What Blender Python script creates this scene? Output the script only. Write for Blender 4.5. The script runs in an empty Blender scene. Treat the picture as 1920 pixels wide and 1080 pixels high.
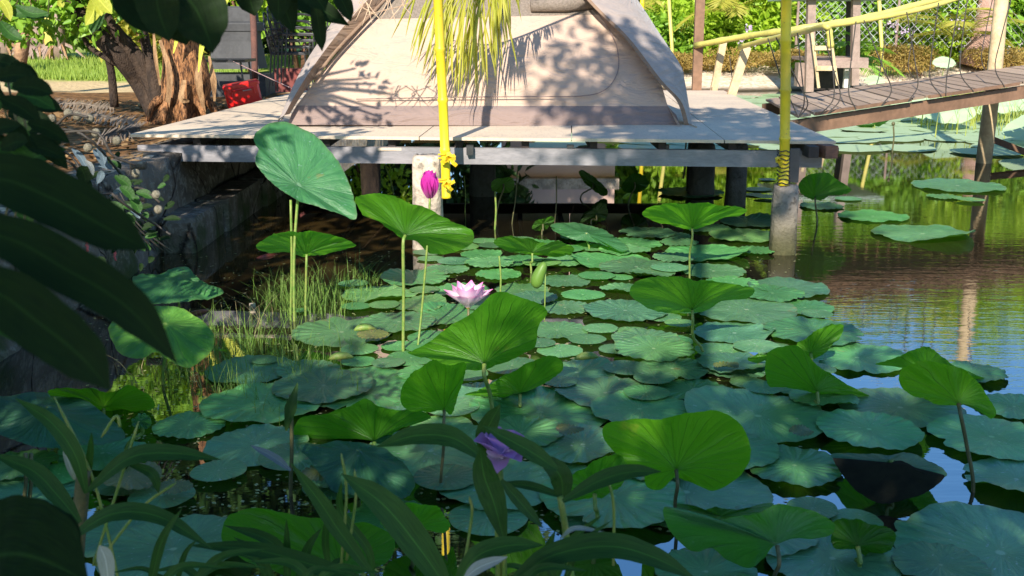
import bpy, math, random
from mathutils import Vector, Matrix
import numpy as np
random.seed(7); RNG = np.random.default_rng(7)
S = bpy.context.scene; COL = S.collection
rad = math.radians
# ---------------------------------------------------------------- camera
F = 2000.0; PITCH = math.atan(495/F); CAMZ = 1.6
cam = bpy.data.cameras.new('camera'); camo = bpy.data.objects.new('camera', cam); COL.objects.link(camo)
camo.location = (0, 0, CAMZ); camo.rotation_euler = (math.pi/2-PITCH, 0, 0)
cam.sensor_width = 36; cam.lens = 36*F/1920; cam.clip_start = .05; cam.clip_end = 2000
cam.dof.use_dof = True; cam.dof.focus_distance = 6.5; cam.dof.aperture_fstop = 11
S.camera = camo
# ---------------------------------------------------------------- world, sun, exposure
SUN_AZ = 13; SUN_EL = 32          # light comes from behind the camera, a little from the left
w = bpy.data.worlds.new('World'); S.world = w; w.use_nodes = True
bg = w.node_tree.nodes['Background']; sky = w.node_tree.nodes.new('ShaderNodeTexSky')
sky.sky_type = 'NISHITA'; sky.sun_disc = False; sky.sun_elevation = rad(SUN_EL); sky.sun_rotation = rad(180+SUN_AZ)
sky.air_density = 1.0; sky.dust_density = .3; sky.ozone_density = 3
hs = w.node_tree.nodes.new('ShaderNodeHueSaturation'); hs.inputs['Saturation'].default_value = 1.22
w.node_tree.links.new(sky.outputs[0], hs.inputs['Color']); w.node_tree.links.new(hs.outputs[0], bg.inputs[0]); bg.inputs[1].default_value = .14
SV = Vector((-math.sin(rad(SUN_AZ))*math.cos(rad(SUN_EL)), -math.cos(rad(SUN_AZ))*math.cos(rad(SUN_EL)), math.sin(rad(SUN_EL))))
sl = bpy.data.lights.new('sun', 'SUN'); sl.energy = 5; sl.angle = rad(.53); sl.color = (1, .93, .82)
so = bpy.data.objects.new('sun', sl); COL.objects.link(so); so.rotation_euler = SV.to_track_quat('Z', 'Y').to_euler()
S.view_settings.view_transform = 'Standard'; S.view_settings.look = 'None'; S.view_settings.gamma = 1
S.view_settings.exposure = 0.95
try:
    S.cycles.max_bounces = 8; S.cycles.transparent_max_bounces = 8; S.cycles.caustics_reflective = False; S.cycles.caustics_refractive = False
except Exception: pass
# ---------------------------------------------------------------- pixel -> point helpers
cp, sp = math.cos(PITCH), math.sin(PITCH)
CAM = Vector((0, 0, CAMZ))
def ray(px, py):
    u = (px-960)/F; v = (py-540)/F
    return Vector((u, cp - v*sp, -sp - v*cp))
def atz(px, py, z=0.0):
    d = ray(px, py); t = (z-CAMZ)/d.z; return CAM + d*t
def atY(px, py, Y):
    d = ray(px, py); return CAM + d*(Y/d.y)
def atP(px, py, P, n):
    d = ray(px, py); t = (P-CAM).dot(n)/d.dot(n); return CAM + d*t
def proj(p):
    q = Vector(p)-CAM; zc = q.y*cp - q.z*sp; 
    return 960 + F*q.x/zc, 540 - F*(q.y*sp+q.z*cp)/zc
def ppm(P): q = Vector(P)-CAM; return F/(q.y*cp-q.z*sp)
# ---------------------------------------------------------------- object helpers
def tag(o, label=None, cat=None, group=None, kind=None):
    if label: o['label'] = label
    if cat: o['category'] = cat
    if group: o['group'] = group
    if kind: o['kind'] = kind
    return o
def thing(name, loc, label, cat, group=None):
    o = bpy.data.objects.new(name, None); COL.objects.link(o); o.location = loc; o.empty_display_size = .1
    return tag(o, label, cat, group)
def mesh(name, V, Fs, mat, parent=None, uv=None, smooth=True, color=None):
    me = bpy.data.meshes.new(name)
    if isinstance(Fs, np.ndarray):
        V = np.asarray(V, dtype=np.float32); nf, k = Fs.shape
        me.vertices.add(len(V)); me.vertices.foreach_set('co', V.ravel())
        me.loops.add(nf*k); me.loops.foreach_set('vertex_index', Fs.astype(np.int32).ravel())
        me.polygons.add(nf); me.polygons.foreach_set('loop_start', np.arange(0, nf*k, k, dtype=np.int32))
        me.polygons.foreach_set('loop_total', np.full(nf, k, dtype=np.int32)); me.update(calc_edges=True)
    else:
        me.from_pydata([tuple(v) for v in V], [], Fs)
    if uv is not None:
        ul = me.uv_layers.new(name='UVMap'); n = len(me.loops); vi = np.empty(n, dtype=np.int32); me.loops.foreach_get('vertex_index', vi)
        ul.data.foreach_set('uv', np.asarray(uv, dtype=np.float32)[vi].ravel())
    if smooth: me.polygons.foreach_set('use_smooth', [True]*len(me.polygons))
    me.materials.append(mat); me.update()
    o = bpy.data.objects.new(name, me); COL.objects.link(o)
    if parent:
        o.parent = parent
        g = Vector((0, 0, 0)); q = parent
        while q: g += q.location; q = q.parent
        o.location = -g
    if color: o.color = (*color, 1)
    return o
class MB:
    def __init__(s): s.v = []; s.f = []; s.uv = []
    def add(s, V, Fs, uv=None):
        b = len(s.v); s.v += [tuple(v) for v in V]; s.f += [tuple(i+b for i in f) for f in Fs]
        s.uv += uv if uv else [(0, 0)]*len(V)
    def box(s, c, d, M=None, bev=.0):
        x, y, z = d[0]/2, d[1]/2, d[2]/2; c = Vector(c)
        if bev <= 0:
            P = [Vector((a, b, e)) for a in (-x, x) for b in (-y, y) for e in (-z, z)]
            Q = [(0, 1, 3, 2), (4, 6, 7, 5), (0, 4, 5, 1), (2, 3, 7, 6), (0, 2, 6, 4), (1, 5, 7, 3)]
            if M: P = [M@p for p in P]
            s.add([p+c for p in P], Q)
        else:
            # chamfered along the vertical edges and top
            b = bev; ring = [(-x+b, -y), (x-b, -y), (x, -y+b), (x, y-b), (x-b, y), (-x+b, y), (-x, y-b), (-x, -y+b)]
            P = []
            for (zz, k) in ((-z, 1), (z-b, 1), (z, 1-b/max(x, y))): P += [Vector((a*k, e*k, zz)) for a, e in ring]
            Q = [tuple(range(7, -1, -1)), tuple(range(16, 24))]
            for j in range(2):
                for i in range(8): Q.append((j*8+i, j*8+(i+1) % 8, j*8+8+(i+1) % 8, j*8+8+i))
            if M: P = [M@p for p in P]
            s.add([p+c for p in P], Q)
        return s
    def beam(s, a, b, wd, h, up=Vector((0, 0, 1))):
        a = Vector(a); b = Vector(b); d = (b-a); L = d.length; d.normalize()
        sx = d.cross(up)
        if sx.length < 1e-4: sx = Vector((1, 0, 0))
        sx.normalize(); uz = sx.cross(d).normalized()
        M = Matrix((sx, d, uz)).transposed()
        return s.box((a+b)/2, (wd, L, h), M)
    def tube(s, pts, r, n=8, cap=True):
        pts = [Vector(p) for p in pts]; N = len(pts)
        if not isinstance(r, (list, tuple)): r = [r]*N
        b = len(s.v); prev = None; V = []; U = []
        for i, p in enumerate(pts):
            t = (pts[min(i+1, N-1)]-pts[max(i-1, 0)])
            if t.length < 1e-9: t = Vector((0, 0, 1))
            t.normalize()
            if prev is None: a = t.orthogonal().normalized()
            else:
                a = prev - t*prev.dot(t)
                a = a.normalized() if a.length > 1e-6 else t.orthogonal().normalized()
            prev = a; c = t.cross(a)
            for k in range(n):
                th = 2*math.pi*k/n; V.append(p+(a*math.cos(th)+c*math.sin(th))*r[i]); U.append((k/n, i/N))
        Q = [(i*n+k, i*n+(k+1) % n, (i+1)*n+(k+1) % n, (i+1)*n+k) for i in range(N-1) for k in range(n)]
        if cap: Q += [tuple(range(n-1, -1, -1)), tuple(range((N-1)*n, N*n))]
        s.add(V, Q, U); return s
    def ball(s, c, r, n=8, m=6, sq=1.0):
        c = Vector(c); V = []; Q = []
        for j in range(m+1):
            ph = math.pi*j/m
            for k in range(n):
                th = 2*math.pi*k/n; V.append(c+Vector((math.sin(ph)*math.cos(th)*r, math.sin(ph)*math.sin(th)*r, math.cos(ph)*r*sq)))
        for j in range(m):
            for k in range(n): Q.append((j*n+k, (j+1)*n+k, (j+1)*n+(k+1) % n, j*n+(k+1) % n))
        s.add(V, Q); return s
    def build(s, name, mat, parent=None, smooth=False, color=None): return mesh(name, s.v, s.f, mat, parent, s.uv, smooth, color)
def spline(pts, n):
    pts = [Vector(p) for p in pts]
    if len(pts) == 2: return [pts[0].lerp(pts[1], i/(n-1)) for i in range(n)]
    P = [2*pts[0]-pts[1]]+pts+[2*pts[-1]-pts[-2]]; out = []
    for i in range(n):
        t = i/(n-1)*(len(pts)-1); k = min(int(t), len(pts)-2); u = t-k
        a, b, c, d = P[k], P[k+1], P[k+2], P[k+3]
        out.append(.5*((2*b)+(c-a)*u+(2*a-5*b+4*c-d)*u*u+(3*b-a-3*c+d)*u**3))
    return out
# ---------------------------------------------------------------- materials
class NT:
    def __init__(s, name):
        s.m = bpy.data.materials.new(name); s.m.use_nodes = True; s.t = s.m.node_tree; s.t.nodes.clear()
        s.out = s.t.nodes.new('ShaderNodeOutputMaterial')
    def n(s, typ, ins=None, **kw):
        nd = s.t.nodes.new('ShaderNode'+typ)
        for k, v in kw.items(): setattr(nd, k, v)
        for k, v in (ins or {}).items(): s.set(nd, k, v)
        return nd
    def set(s, nd, k, v):
        i = nd.inputs[k]
        if hasattr(v, 'outputs'): v = v.outputs[0]
        if isinstance(v, bpy.types.NodeSocket): s.t.links.new(v, i)
        else:
            if isinstance(v, (tuple, list)) and len(v) == 3 and i.type == 'RGBA': v = (*v, 1)
            i.default_value = v
    def math(s, op, a, b=None, c=None, clamp=False):
        nd = s.n('Math', {0: a}, operation=op, use_clamp=clamp)
        if b is not None: s.set(nd, 1, b)
        if c is not None: s.set(nd, 2, c)
        return nd.outputs[0]
    def mix(s, f, a, b, typ='MIX'):
        nd = s.n('Mix', data_type='RGBA', blend_type=typ); s.set(nd, 0, f); s.set(nd, 6, a); s.set(nd, 7, b); return nd.outputs[2]
    def step(s, v, lo, hi, a=0., b=1.):
        nd = s.n('MapRange', {0: v, 1: lo, 2: hi, 3: a, 4: b}, interpolation_type='SMOOTHSTEP'); return nd.outputs[0]
    def noise(s, scale, detail=3, vec=None, rough=.55, dist=0.):
        nd = s.n('TexNoise', {'Scale': scale, 'Detail': detail, 'Roughness': rough, 'Distortion': dist})
        s.set(nd, 'Vector', vec if vec is not None else s.pos()); return nd.outputs[0]
    def pos(s):
        if not hasattr(s, '_p'): s._p = s.n('TexCoord').outputs['Object']
        return s._p
    def scalevec(s, sc, vec=None):
        nd = s.n('Mapping', {'Scale': sc}); s.set(nd, 'Vector', vec if vec is not None else s.pos()); return nd.outputs[0]
    def bump(s, h, strength=.3, dist=.01): return s.n('Bump', {'Height': h, 'Strength': strength, 'Distance': dist}).outputs[0]
    def bsdf(s, col, rough=.6, spec=.5, normal=None, **kw):
        p = s.n('BsdfPrincipled', {'Base Color': col, 'Roughness': rough, 'Specular IOR Level': spec})
        if normal is not None: s.set(p, 'Normal', normal)
        for k, v in kw.items(): s.set(p, k.replace('_', ' '), v)
        return p.outputs[0]
    def done(s, sh): s.t.links.new(sh, s.out.inputs[0]); return s.m
def simple(name, c1, c2=None, scale=8, rough=.7, spec=.4, bump=.2, bdist=.01, stretch=None, metallic=0.):
    t = NT(name); v = t.scalevec(stretch) if stretch else t.pos()
    n1 = t.noise(scale, 4, v); n2 = t.noise(scale*6, 3, v)
    f = t.step(t.math('ADD', t.math('MULTIPLY', n1, .65), t.math('MULTIPLY', n2, .35)), .35, .65)
    col = t.mix(f, c1, c2 or tuple(x*.65 for x in c1))
    return t.done(t.bsdf(col, rough, spec, t.bump(t.math('ADD', n1, n2), bump, bdist), Metallic=metallic))
def leafmat(name, c1, c2, trans=.35, rough=.45, scale=3., spec=.4, tcol=None):
    t = NT(name)
    rnd = t.n('NewGeometry').outputs['Random Per Island']
    n = t.noise(scale, 2)
    f = t.math('ADD', t.math('MULTIPLY', rnd, .6), t.math('MULTIPLY', n, .5), clamp=True)
    col = t.mix(f, c1, c2)
    a = t.bsdf(col, rough, spec)
    tc = t.mix(.5, col, tcol) if tcol else t.mix(1., col, (1.25, 1.25, .55), 'MULTIPLY')
    tr = t.n('BsdfTranslucent', {'Color': tc})
    mx = t.n('MixShader', {0: trans, 1: a, 2: tr})
    return t.done(mx.outputs[0])
def lotusmat(name, raised=False):
    t = NT(name)
    uv = t.n('TexCoord').outputs['UV']; sx = t.n('SeparateXYZ', {0: uv})
    x = t.math('MULTIPLY_ADD', sx.outputs[0], 2., -1.); y = t.math('MULTIPLY_ADD', sx.outputs[1], 2., -1.)
    r = t.math('SQRT', t.math('ADD', t.math('MULTIPLY', x, x), t.math('MULTIPLY', y, y)))
    a = t.math('ARCTAN2', y, x)
    oi = t.n('ObjectInfo'); rnd = oi.outputs['Random']
    wob = t.math('MULTIPLY', t.math('SUBTRACT', t.noise(5., 2), .5), .22)
    a2 = t.math('ADD', a, wob)
    N = 21
    h1 = t.math('ABSOLUTE', t.math('SINE', t.math('MULTIPLY', a2, N/2)))
    d1 = t.math('MULTIPLY', h1, r)
    v1 = t.step(d1, .0, .05, 1., 0.)
    h2 = t.math('ABSOLUTE', t.math('SINE', t.math('MULTIPLY', a2, N)))
    v2 = t.math('MULTIPLY', t.step(t.math('MULTIPLY', h2, r), .0, .12, 1., 0.), t.step(r, .45, .65))
    vein = t.math('MAXIMUM', v1, t.math('MULTIPLY', v2, .6))
    vein = t.math('MULTIPLY', vein, t.step(r, .97, .8, 0., 1.))
    ov = t.n('VectorMath', {0: t.pos(), 1: t.n('CombineXYZ', {0: t.math('MULTIPLY', rnd, 37.), 1: t.math('MULTIPLY', rnd, 91.), 2: 0.}).outputs[0]}, operation='ADD').outputs[0]
    nlo = t.noise(3.5, 3, ov); nhi = t.noise(28., 4, ov); nsp = t.noise(60., 2, ov); nbl = t.noise(7., 5, ov, .7)
    base = t.mix(t.step(nlo, .3, .7), (.075, .205, .070), (.155, .34, .130))
    base = t.mix(t.math('MULTIPLY', rnd, .5), base, (.095, .21, .08))
    base = t.mix(t.math('MULTIPLY', vein, .22), base, (.20, .33, .20))
    base = t.mix(t.step(nhi, .62, .75, 0., .35), base, (.15, .17, .06))
    blo = t.math('MULTIPLY_ADD', rnd, -.12, .74); base = t.mix(t.n('MapRange', {0: nbl, 1: blo, 2: t.math('ADD', blo, .05), 3: 0., 4: .85}).outputs[0], base, t.mix(nhi, (.20, .13, .05), (.30, .26, .08)))
    base = t.mix(t.step(nsp, .665, .70, 0., .7), base, (.38, .42, .34))
    pol = t.n('CombineXYZ', {0: t.math('MULTIPLY', a2, 7.), 1: t.math('MULTIPLY', r, 2.2), 2: t.math('MULTIPLY', rnd, 50.)}).outputs[0]; npol = t.n('TexNoise', {'Scale': 1.6, 'Detail': 4., 'Roughness': .65, 'Vector': pol}).outputs[0]
    base = t.mix(t.step(npol, .35, .7, 0., .45), base, (.035, .10, .06))
    base = t.mix(t.step(r, .93, 1.0, 0., .5), base, (.14, .17, .06))
    # centre
    base = t.mix(t.step(r, .06, .03), base, (.3, .42, .22))
    base = t.mix(1., base, oi.outputs['Color'], 'MULTIPLY')
    under = t.mix(t.step(nlo, .3, .7), (.04, .15, .006), (.08, .24, .010))
    under = t.mix(t.math('MULTIPLY', vein, .85), under, (.012, .05, .006))
    under = t.mix(t.n('MapRange', {0: nbl, 1: .66, 2: .74, 3: 0., 4: .7}).outputs[0], under, (.22, .24, .03))
    under = t.mix(1., under, oi.outputs['Color'], 'MULTIPLY')
    back = t.n('NewGeometry').outputs['Backfacing']
    col = t.mix(back, base, under)
    pleat = t.math('ADD', t.math('MULTIPLY', h1, t.math('MULTIPLY', r, .5)), t.math('MULTIPLY', t.math('MULTIPLY', vein, back), -.3))
    hgt = t.math('ADD', pleat, t.math('ADD', t.math('MULTIPLY', nlo, 1.0), t.math('MULTIPLY_ADD', npol, .8, t.math('MULTIPLY', nhi, .15))))
    nm = t.bump(hgt, .6 if raised else .38, .02)
    rough = t.math('MULTIPLY_ADD', nhi, .25, .29)
    p = t.bsdf(col, rough, .6, nm)
    tcol = t.mix(t.math('MULTIPLY', vein, .9), (.18, .52, .010), (.02, .12, .005))
    tcol = t.mix(t.math('MULTIPLY', t.step(nlo, .35, .7), .5), tcol, (.12, .38, .015))
    tcol = t.mix(1., tcol, oi.outputs['Color'], 'MULTIPLY')
    tr = t.n('BsdfTranslucent', {'Color': tcol}); t.set(tr, 'Normal', nm)
    mx = t.n('MixShader', {0: .5 if raised else .12, 1: p, 2: tr})
    return t.done(mx.outputs[0])
M = {}
M['pad'] = lotusmat('lotus_pad'); M['farpad'] = leafmat('sunlit_far_lotus_pad', (.30, .44, .22), (.46, .56, .34), .15, .5, .8); M['raised'] = lotusmat('lotus_leaf', True)  # far pads: paler copy of the pad green, sun and sky glare in the colour
M['stem'] = simple('stem', (.10, .20, .03), (.22, .25, .06), 30, .5)
M['darkstem'] = simple('dark_stem', (.06, .07, .025), (.12, .1, .04), 30, .5)
M['wood'] = simple('brown_timber', (.20, .095, .06), (.10, .05, .035), 3, .75, .3, .5, .006, (1, 1, 6))
M['redwood'] = simple('bridge_timber', (.24, .135, .08), (.15, .085, .05), 3, .75, .3, .4, .006)
M['paleplank'] = simple('pale_timber', (.55, .42, .24), (.38, .27, .15), 5, .7, .3, .3)
M['greybeam'] = simple('grey_painted_beam', (.26, .24, .245), (.18, .17, .175), 4, .7, .3, .3, .004, (1, 4, 4))
M['darkwood'] = simple('dark_timber', (.05, .035, .03), (.025, .02, .018), 6, .8)
M['dirt'] = simple('dirt', (.22, .13, .06), (.09, .055, .03), 3, .95, .1, .8, .04)
M['rope'] = simple('rope', (.55, .45, .33), (.4, .3, .2), 40, .8)
M['wire'] = simple('black_cord', (.02, .018, .016), (.05, .04, .03), 30, .6)
M['blackmetal'] = simple('black_metal', (.018, .018, .02), (.03, .03, .03), 20, .35, .6, .05)
M['tape'] = simple('yellow_tape', (.75, .52, .02), (.6, .38, .01), 20, .5, .5, .6, .005)
# ================================================================ GROUND AND WATER
def ground_h(x, y):
    n = .04*math.sin(x*1.7+y*.9)+.03*math.sin(y*2.3-x*.7)
    left = .64 + n*.5
    if x < -2.62 and y > -2.5: return left + .24*min(1, max(0, (y-16)/6))
    if y > 24:
        t = min(1, max(0, (y-24.6-.5*math.sin(x*.8))/5.5)); return -.5 + 1.08*(t*t*(3-2*t))*1.0 + n
    if y < 1.55:
        t = min(1, max(0, (1.55-y)/.5)); return -.6+.95*t + n*.3
    return -.6
xs = sorted(set([-400, -120, -50, -30, -20] + [round(-15+.6*i, 3) for i in range(21)] + [-2.64, -2.61] + [round(-2.2+.6*i, 3) for i in range(45)] + [29, 38, 60, 120, 400]))
ys = sorted(set([-60, -20, -8, -4, -2.6, -2.4, 0, .5, .9, 1.1, 1.3, 1.55, 2] + [round(2.5+.8*i, 3) for i in range(26)] + [round(23.3+.4*i, 3) for i in range(24)] + [34, 38, 45, 70, 140, 400]))
V = [(x, y, ground_h(x, y)) for y in ys for x in xs]; nx = len(xs)
Fc = [(j*nx+i, j*nx+i+1, (j+1)*nx+i+1, (j+1)*nx+i) for j in range(len(ys)-1) for i in range(nx-1)]
t = NT('ground'); sep = t.n('SeparateXYZ', {0: t.pos()}); n1 = t.noise(1.2, 5); n2 = t.noise(9, 4)
sand = t.mix(t.step(n2, .35, .7), (.62, .52, .40), (.45, .34, .22)); soil = t.mix(t.step(n2, .3, .7), (.24, .12, .045), (.07, .04, .02))
grassc = t.mix(t.step(n2, .3, .7), (.16, .24, .03), (.30, .33, .07))
isfar = t.step(t.math('ADD', sep.outputs[1], t.math('MULTIPLY', n1, 3.)), 16.6, 17.4)
isg = t.step(t.math('ADD', sep.outputs[1], t.math('MULTIPLY', n1, 1.2)), 17.9, 18.5)
leftc = t.mix(isg, t.mix(isfar, soil, (.50, .37, .2)), grassc)
isleft = t.step(sep.outputs[0], -2.9, -2.6, 1., 0.)
gc = t.mix(isleft, sand, leftc); gc = t.mix(t.step(sep.outputs[2], .0, .12, 1., 0.), gc, (.05, .04, .025))
mat = t.done(t.bsdf(gc, .95, .1, t.bump(t.math('ADD', n1, n2), .8, .05)))
tag(mesh('ground', V, Fc, mat), kind='structure')
# water: murky surface with a soft ripple
t = NT('water'); sep = t.n('SeparateXYZ', {0: t.pos()})
v = t.scalevec((.6, 2.6, 1)); r1 = t.noise(4.5, 2, v); r2 = t.noise(17, 2, v)
open_ = t.step(t.math('ADD', sep.outputs[0], t.math('MULTIPLY', t.noise(.6, 1), 1.2)), 1.6, 2.8)
hh = t.math('MULTIPLY', t.math('ADD', r1, t.math('MULTIPLY', r2, .35)), t.math('MULTIPLY', t.math('MULTIPLY_ADD', open_, .30, .04), t.step(sep.outputs[1], 7., 10.5, 1., .10)))
nm = t.bump(hh, .22, .02)
mur = t.mix(t.step(t.noise(1.5, 3), .3, .7), (.016, .012, .006), (.010, .009, .005))
mud = t.math('MULTIPLY', t.step(sep.outputs[0], -.2, -1.0), t.step(sep.outputs[1], 6.2, 7.4)); mur = t.mix(mud, mur, (.045, .029, .010))
fr = t.n('Fresnel', {'IOR': 4.6}); t.set(fr, 'Normal', nm)
df = t.n('BsdfDiffuse', {'Color': mur}); gl = t.n('BsdfGlossy', {'Color': (1, 1, 1), 'Roughness': .015}); t.set(gl, 'Normal', nm)
M['water'] = t.done(t.n('MixShader', {0: fr, 1: df, 2: gl}).outputs[0])
tag(mesh('water', [(-2.63, .9, 0), (50, .9, 0), (50, 28, 0), (-2.63, 28, 0)], [(0, 1, 2, 3)], M['water'], smooth=False), kind='structure')
# ---------------------------------------------------------------- canal bank wall on the left
t = NT('stone_wall'); n1 = t.noise(1.8, 6); n2 = t.noise(14, 5, rough=.7); sep = t.n('SeparateXYZ', {0: t.pos()})
c = t.mix(t.step(n1, .35, .65), (.17, .14, .11), (.08, .065, .05)); c = t.mix(t.step(n2, .5, .62), c, (.24, .21, .17))
c = t.mix(t.math('MULTIPLY', t.step(sep.outputs[2], .05, .35, 1., 0.), t.step(n1, .4, .6)), c, (.05, .07, .02))
crk = t.n('TexVoronoi', {'Scale': 1.6, 'Vector': t.scalevec((1, 1, .8))}, feature='DISTANCE_TO_EDGE')
ck = t.step(t.math('ADD', crk.outputs[0], t.math('MULTIPLY', n2, .03)), .012, .03); c = t.mix(ck, (.02, .015, .012), c)
M['stone'] = t.done(t.bsdf(c, .9, .2, t.bump(t.math('ADD', t.math('MULTIPLY', n2, .7), t.math('MULTIPLY', ck, .5)), 1., .05)))
b = thing('bank_wall', (-2.6, 6, 0), 'long rough grey stone bank wall left of the pond, running back under the deck', 'wall')
NY, NZ = 90, 8; V = []
for j in range(NY+1):
    y = 1.0+13.6*j/NY
    for k in range(NZ+1):
        z = -.5+1.15*k/NZ; off = .03*math.sin(y*3.1+z*4)+.03*RNG.normal()*.5
        V.append((-2.5+off-.05*(z/.7), y, z))
    V.append((-2.66, y, .665+.01*RNG.normal())); V.append((-2.9, y, .66))
K = NZ+3; Fc = [(j*K+k, (j+1)*K+k, (j+1)*K+k+1, j*K+k+1) for j in range(NY) for k in range(K-1)]
mesh('wall_face', V, Fc, M['stone'], b)
m = MB()
for (y0, y1) in ((7.5, 8.3), (8.32, 9.5), (9.52, 11.2)): m.box((-2.40+.03*(y0-7.5), (y0+y1)/2, .04), (.26, y1-y0, .42), bev=.03)
m.build('footing_block', M['stone'], b)
for (px, py) in ((285, 310), (291, 372), (296, 398), (270, 386)):
    yy = 7.0+random.random()*.3
    mm = MB(); mm.tube([(-2.54, yy, atY(px, py, yy).z), (-2.44, yy, atY(px, py, yy).z)], .028, 10); mm.build('drain_pipe', M['stone'], b)
pinkm = simple('snail_eggs', (.75, .16, .14), (.6, .1, .1), 60)
for (px, py) in ((160, 465), (212, 478), (57, 497)):
    d = ray(px, py); tt = (-2.46)/d.x; P = CAM+d*tt; mm = MB()
    for i in range(14): mm.ball((P.x+.012, P.y+random.gauss(0, .008), P.z+random.gauss(0, .022)), .007, 6, 4)
    tag(mm.build('snail_egg_cluster', pinkm, smooth=True), 'small pink snail egg cluster stuck on the bank wall, %s of three' % {160: 'middle', 212: 'rightmost', 57: 'leftmost'}[px], 'egg cluster', 'snail egg clusters on the bank wall')
# ================================================================ DECK
DZ = .79
def plymat():
    t = NT('plywood'); n1 = t.noise(1.6, 4); n2 = t.noise(20, 4, t.scalevec((3, .4, 1)))
    c = t.mix(t.step(n1, .35, .7), (.62, .49, .35), (.52, .41, .30)); c = t.mix(t.step(n2, .45, .75, 0, .5), c, (.38, .31, .24))
    st = t.noise(3.1, 5, rough=.7); c = t.mix(t.step(st, .66, .72, 0, .5), c, (.25, .19, .15))
    return t.done(t.bsdf(c, .75, .25, t.bump(n2, .15, .003)))
M['ply'] = plymat()
deck = thing('raised_deck', (0, 8.8, 0), 'raised plywood deck on grey timber beams over the pond, carrying the tent', 'deck')
FL, FR, BR, BL = Vector((-2.90, 8.12, DZ)), Vector((2.31, 7.62, DZ)), Vector((2.66, 13.6, DZ)), Vector((-2.66, 13.6, DZ))
def dk(u, v): return FL.lerp(FR, u).lerp(BL.lerp(BR, u), v)
us = [0, .215, .425, .64, .85, 1]; vs = [0, .36, .72, 1]; m = MB()
for i in range(5):
    for j in range(3):
        g = .0007; a, b_, c_, d_ = dk(us[i]+g, vs[j]+g), dk(us[i+1]-g, vs[j]+g), dk(us[i+1]-g, vs[j+1]-g), dk(us[i]+g, vs[j+1]-g)
        T = Vector((0, 0, -.022)); z = Vector((0, 0, .0012*((i+j) % 2)))
        m.add([a+z, b_+z, c_+z, d_+z, a+T, b_+T, c_+T, d_+T], [(0, 1, 2, 3), (7, 6, 5, 4), (0, 4, 5, 1), (1, 5, 6, 2), (2, 6, 7, 3), (3, 7, 4, 0)])
m.build('plywood_top', M['ply'], deck)
for i in range(10):
    x = -2.4+i*.5; mm = MB(); y0 = 8.14-.096*(x+2.9)
    if i == 9: mm.beam((2.12, 7.5, .725), (2.35, 13.5, .725), .07, .08)
    else: mm.beam((x, y0+.06, .735), (x, 13.5, .735), .055, .062)
    mm.build('joist', M['darkwood'], deck)
mm = MB(); a = atY(262, 288, 8.16); b_ = atY(1540, 298, 7.72)
mm.beam((a.x, 8.16, atY(400, 288, 8.1).z), (b_.x, 7.72, b_.z), .06, .12); mm.build('front_beam', M['greybeam'], deck)
for (yy, x1) in ((10.4, 2.2), (13.2, 2.4)):
    mm = MB(); mm.beam((-2.6, yy, .64), (x1, yy, .64), .07, .12); mm.build('cross_beam', M['darkwood'], deck)
for i in range(3):
    x = (-.31, .43, 1.13)[i]; mm = MB(); mm.box((x, 7.88, .70), (.05, .06, .07)); mm.build('bracket', M['blackmetal'], deck)
mm = MB(); q0 = atY(1500, 268, 7.9); q1 = atY(1560, 284, 7.5); mm.beam((q0.x, 8.2, .725), (q1.x+.0, 7.5, .725), .09, .09); mm.build('outrigger', M['wood'], deck)
mm = MB(); mm.beam((2.36, 7.8, .70), (2.46, 8.2, .67), .05, .05); mm.build('wood_offcut', M['wood'], deck)
# small board and debris on the beam
mm = MB(); mm.box(atY(815, 279, 7.98), (.85, .05, .02)); mm.build('loose_batten', M['ply'], deck)
# piers under the deck
def conc(name, base, moss):
    t = NT(name); n1 = t.noise(4, 6, rough=.7); n2 = t.noise(22, 5); sep = t.n('SeparateXYZ', {0: t.pos()})
    c = t.mix(t.step(n1, .4, .6), base, tuple(x*.6 for x in base)); c = t.mix(t.step(n2, .55, .7), c, tuple(x*.35 for x in base))
    c = t.mix(t.math('MULTIPLY', t.step(sep.outputs[2], .0, .45, 1., 0.), moss), c, t.mix(n2, (.03, .035, .015), (.10, .09, .04)))
    return t.done(t.bsdf(c, .9, .2, t.bump(t.math('ADD', n1, n2), .9, .02)))
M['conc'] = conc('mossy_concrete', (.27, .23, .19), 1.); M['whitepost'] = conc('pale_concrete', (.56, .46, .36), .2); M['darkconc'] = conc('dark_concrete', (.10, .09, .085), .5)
def pier(px, pytop, Y, r, mat, label, rnd=True, taper=1.05):
    P = atY(px, pytop, Y); mm = MB(); n = 14; pts = []; V = []
    zs = [-.5, 0, .1, .25, .4, P.z-.05, P.z-.015, P.z]; ks = [1.06, 1.05, 1.04, 1.02, 1.0, .99, .94, .80]
    zs = [z for z in zs[:-3] if z < P.z-.06]+zs[-3:]; ks = ks[:len(zs)-3]+ks[-3:]
    for z, k in zip(zs, ks):
        for i in range(n*2):
            th = math.pi*i/n; e = 4 if not rnd else 2.6
            rr = r*k*(abs(math.cos(th))**e+abs(math.sin(th))**e)**(-1/e)*(1+RNG.normal()*.022)
            V.append((P.x+rr*math.cos(th), Y+rr*math.sin(th), z+(RNG.normal()*.004)))
    m2 = n*2; Q = [(i*m2+k, i*m2+(k+1) % m2, (i+1)*m2+(k+1) % m2, (i+1)*m2+k) for i in range(len(zs)-1) for k in range(m2)]+[tuple(range((len(zs)-1)*m2, len(zs)*m2))]
    return tag(mesh('pier', V, Q, mat), label, 'pier', 'piers around the deck')
pier(800, 291, 7.72, .108, M['whitepost'], 'pale rounded concrete pier beside the left yellow pole')
pier(1474, 346, 7.52, .088, M['conc'], 'weathered mossy concrete pier carrying the right yellow pole')
pier(1318, 268, 10.2, .115, M['darkconc'], 'black square pier under the deck, left of the dark rear one', False)
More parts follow.
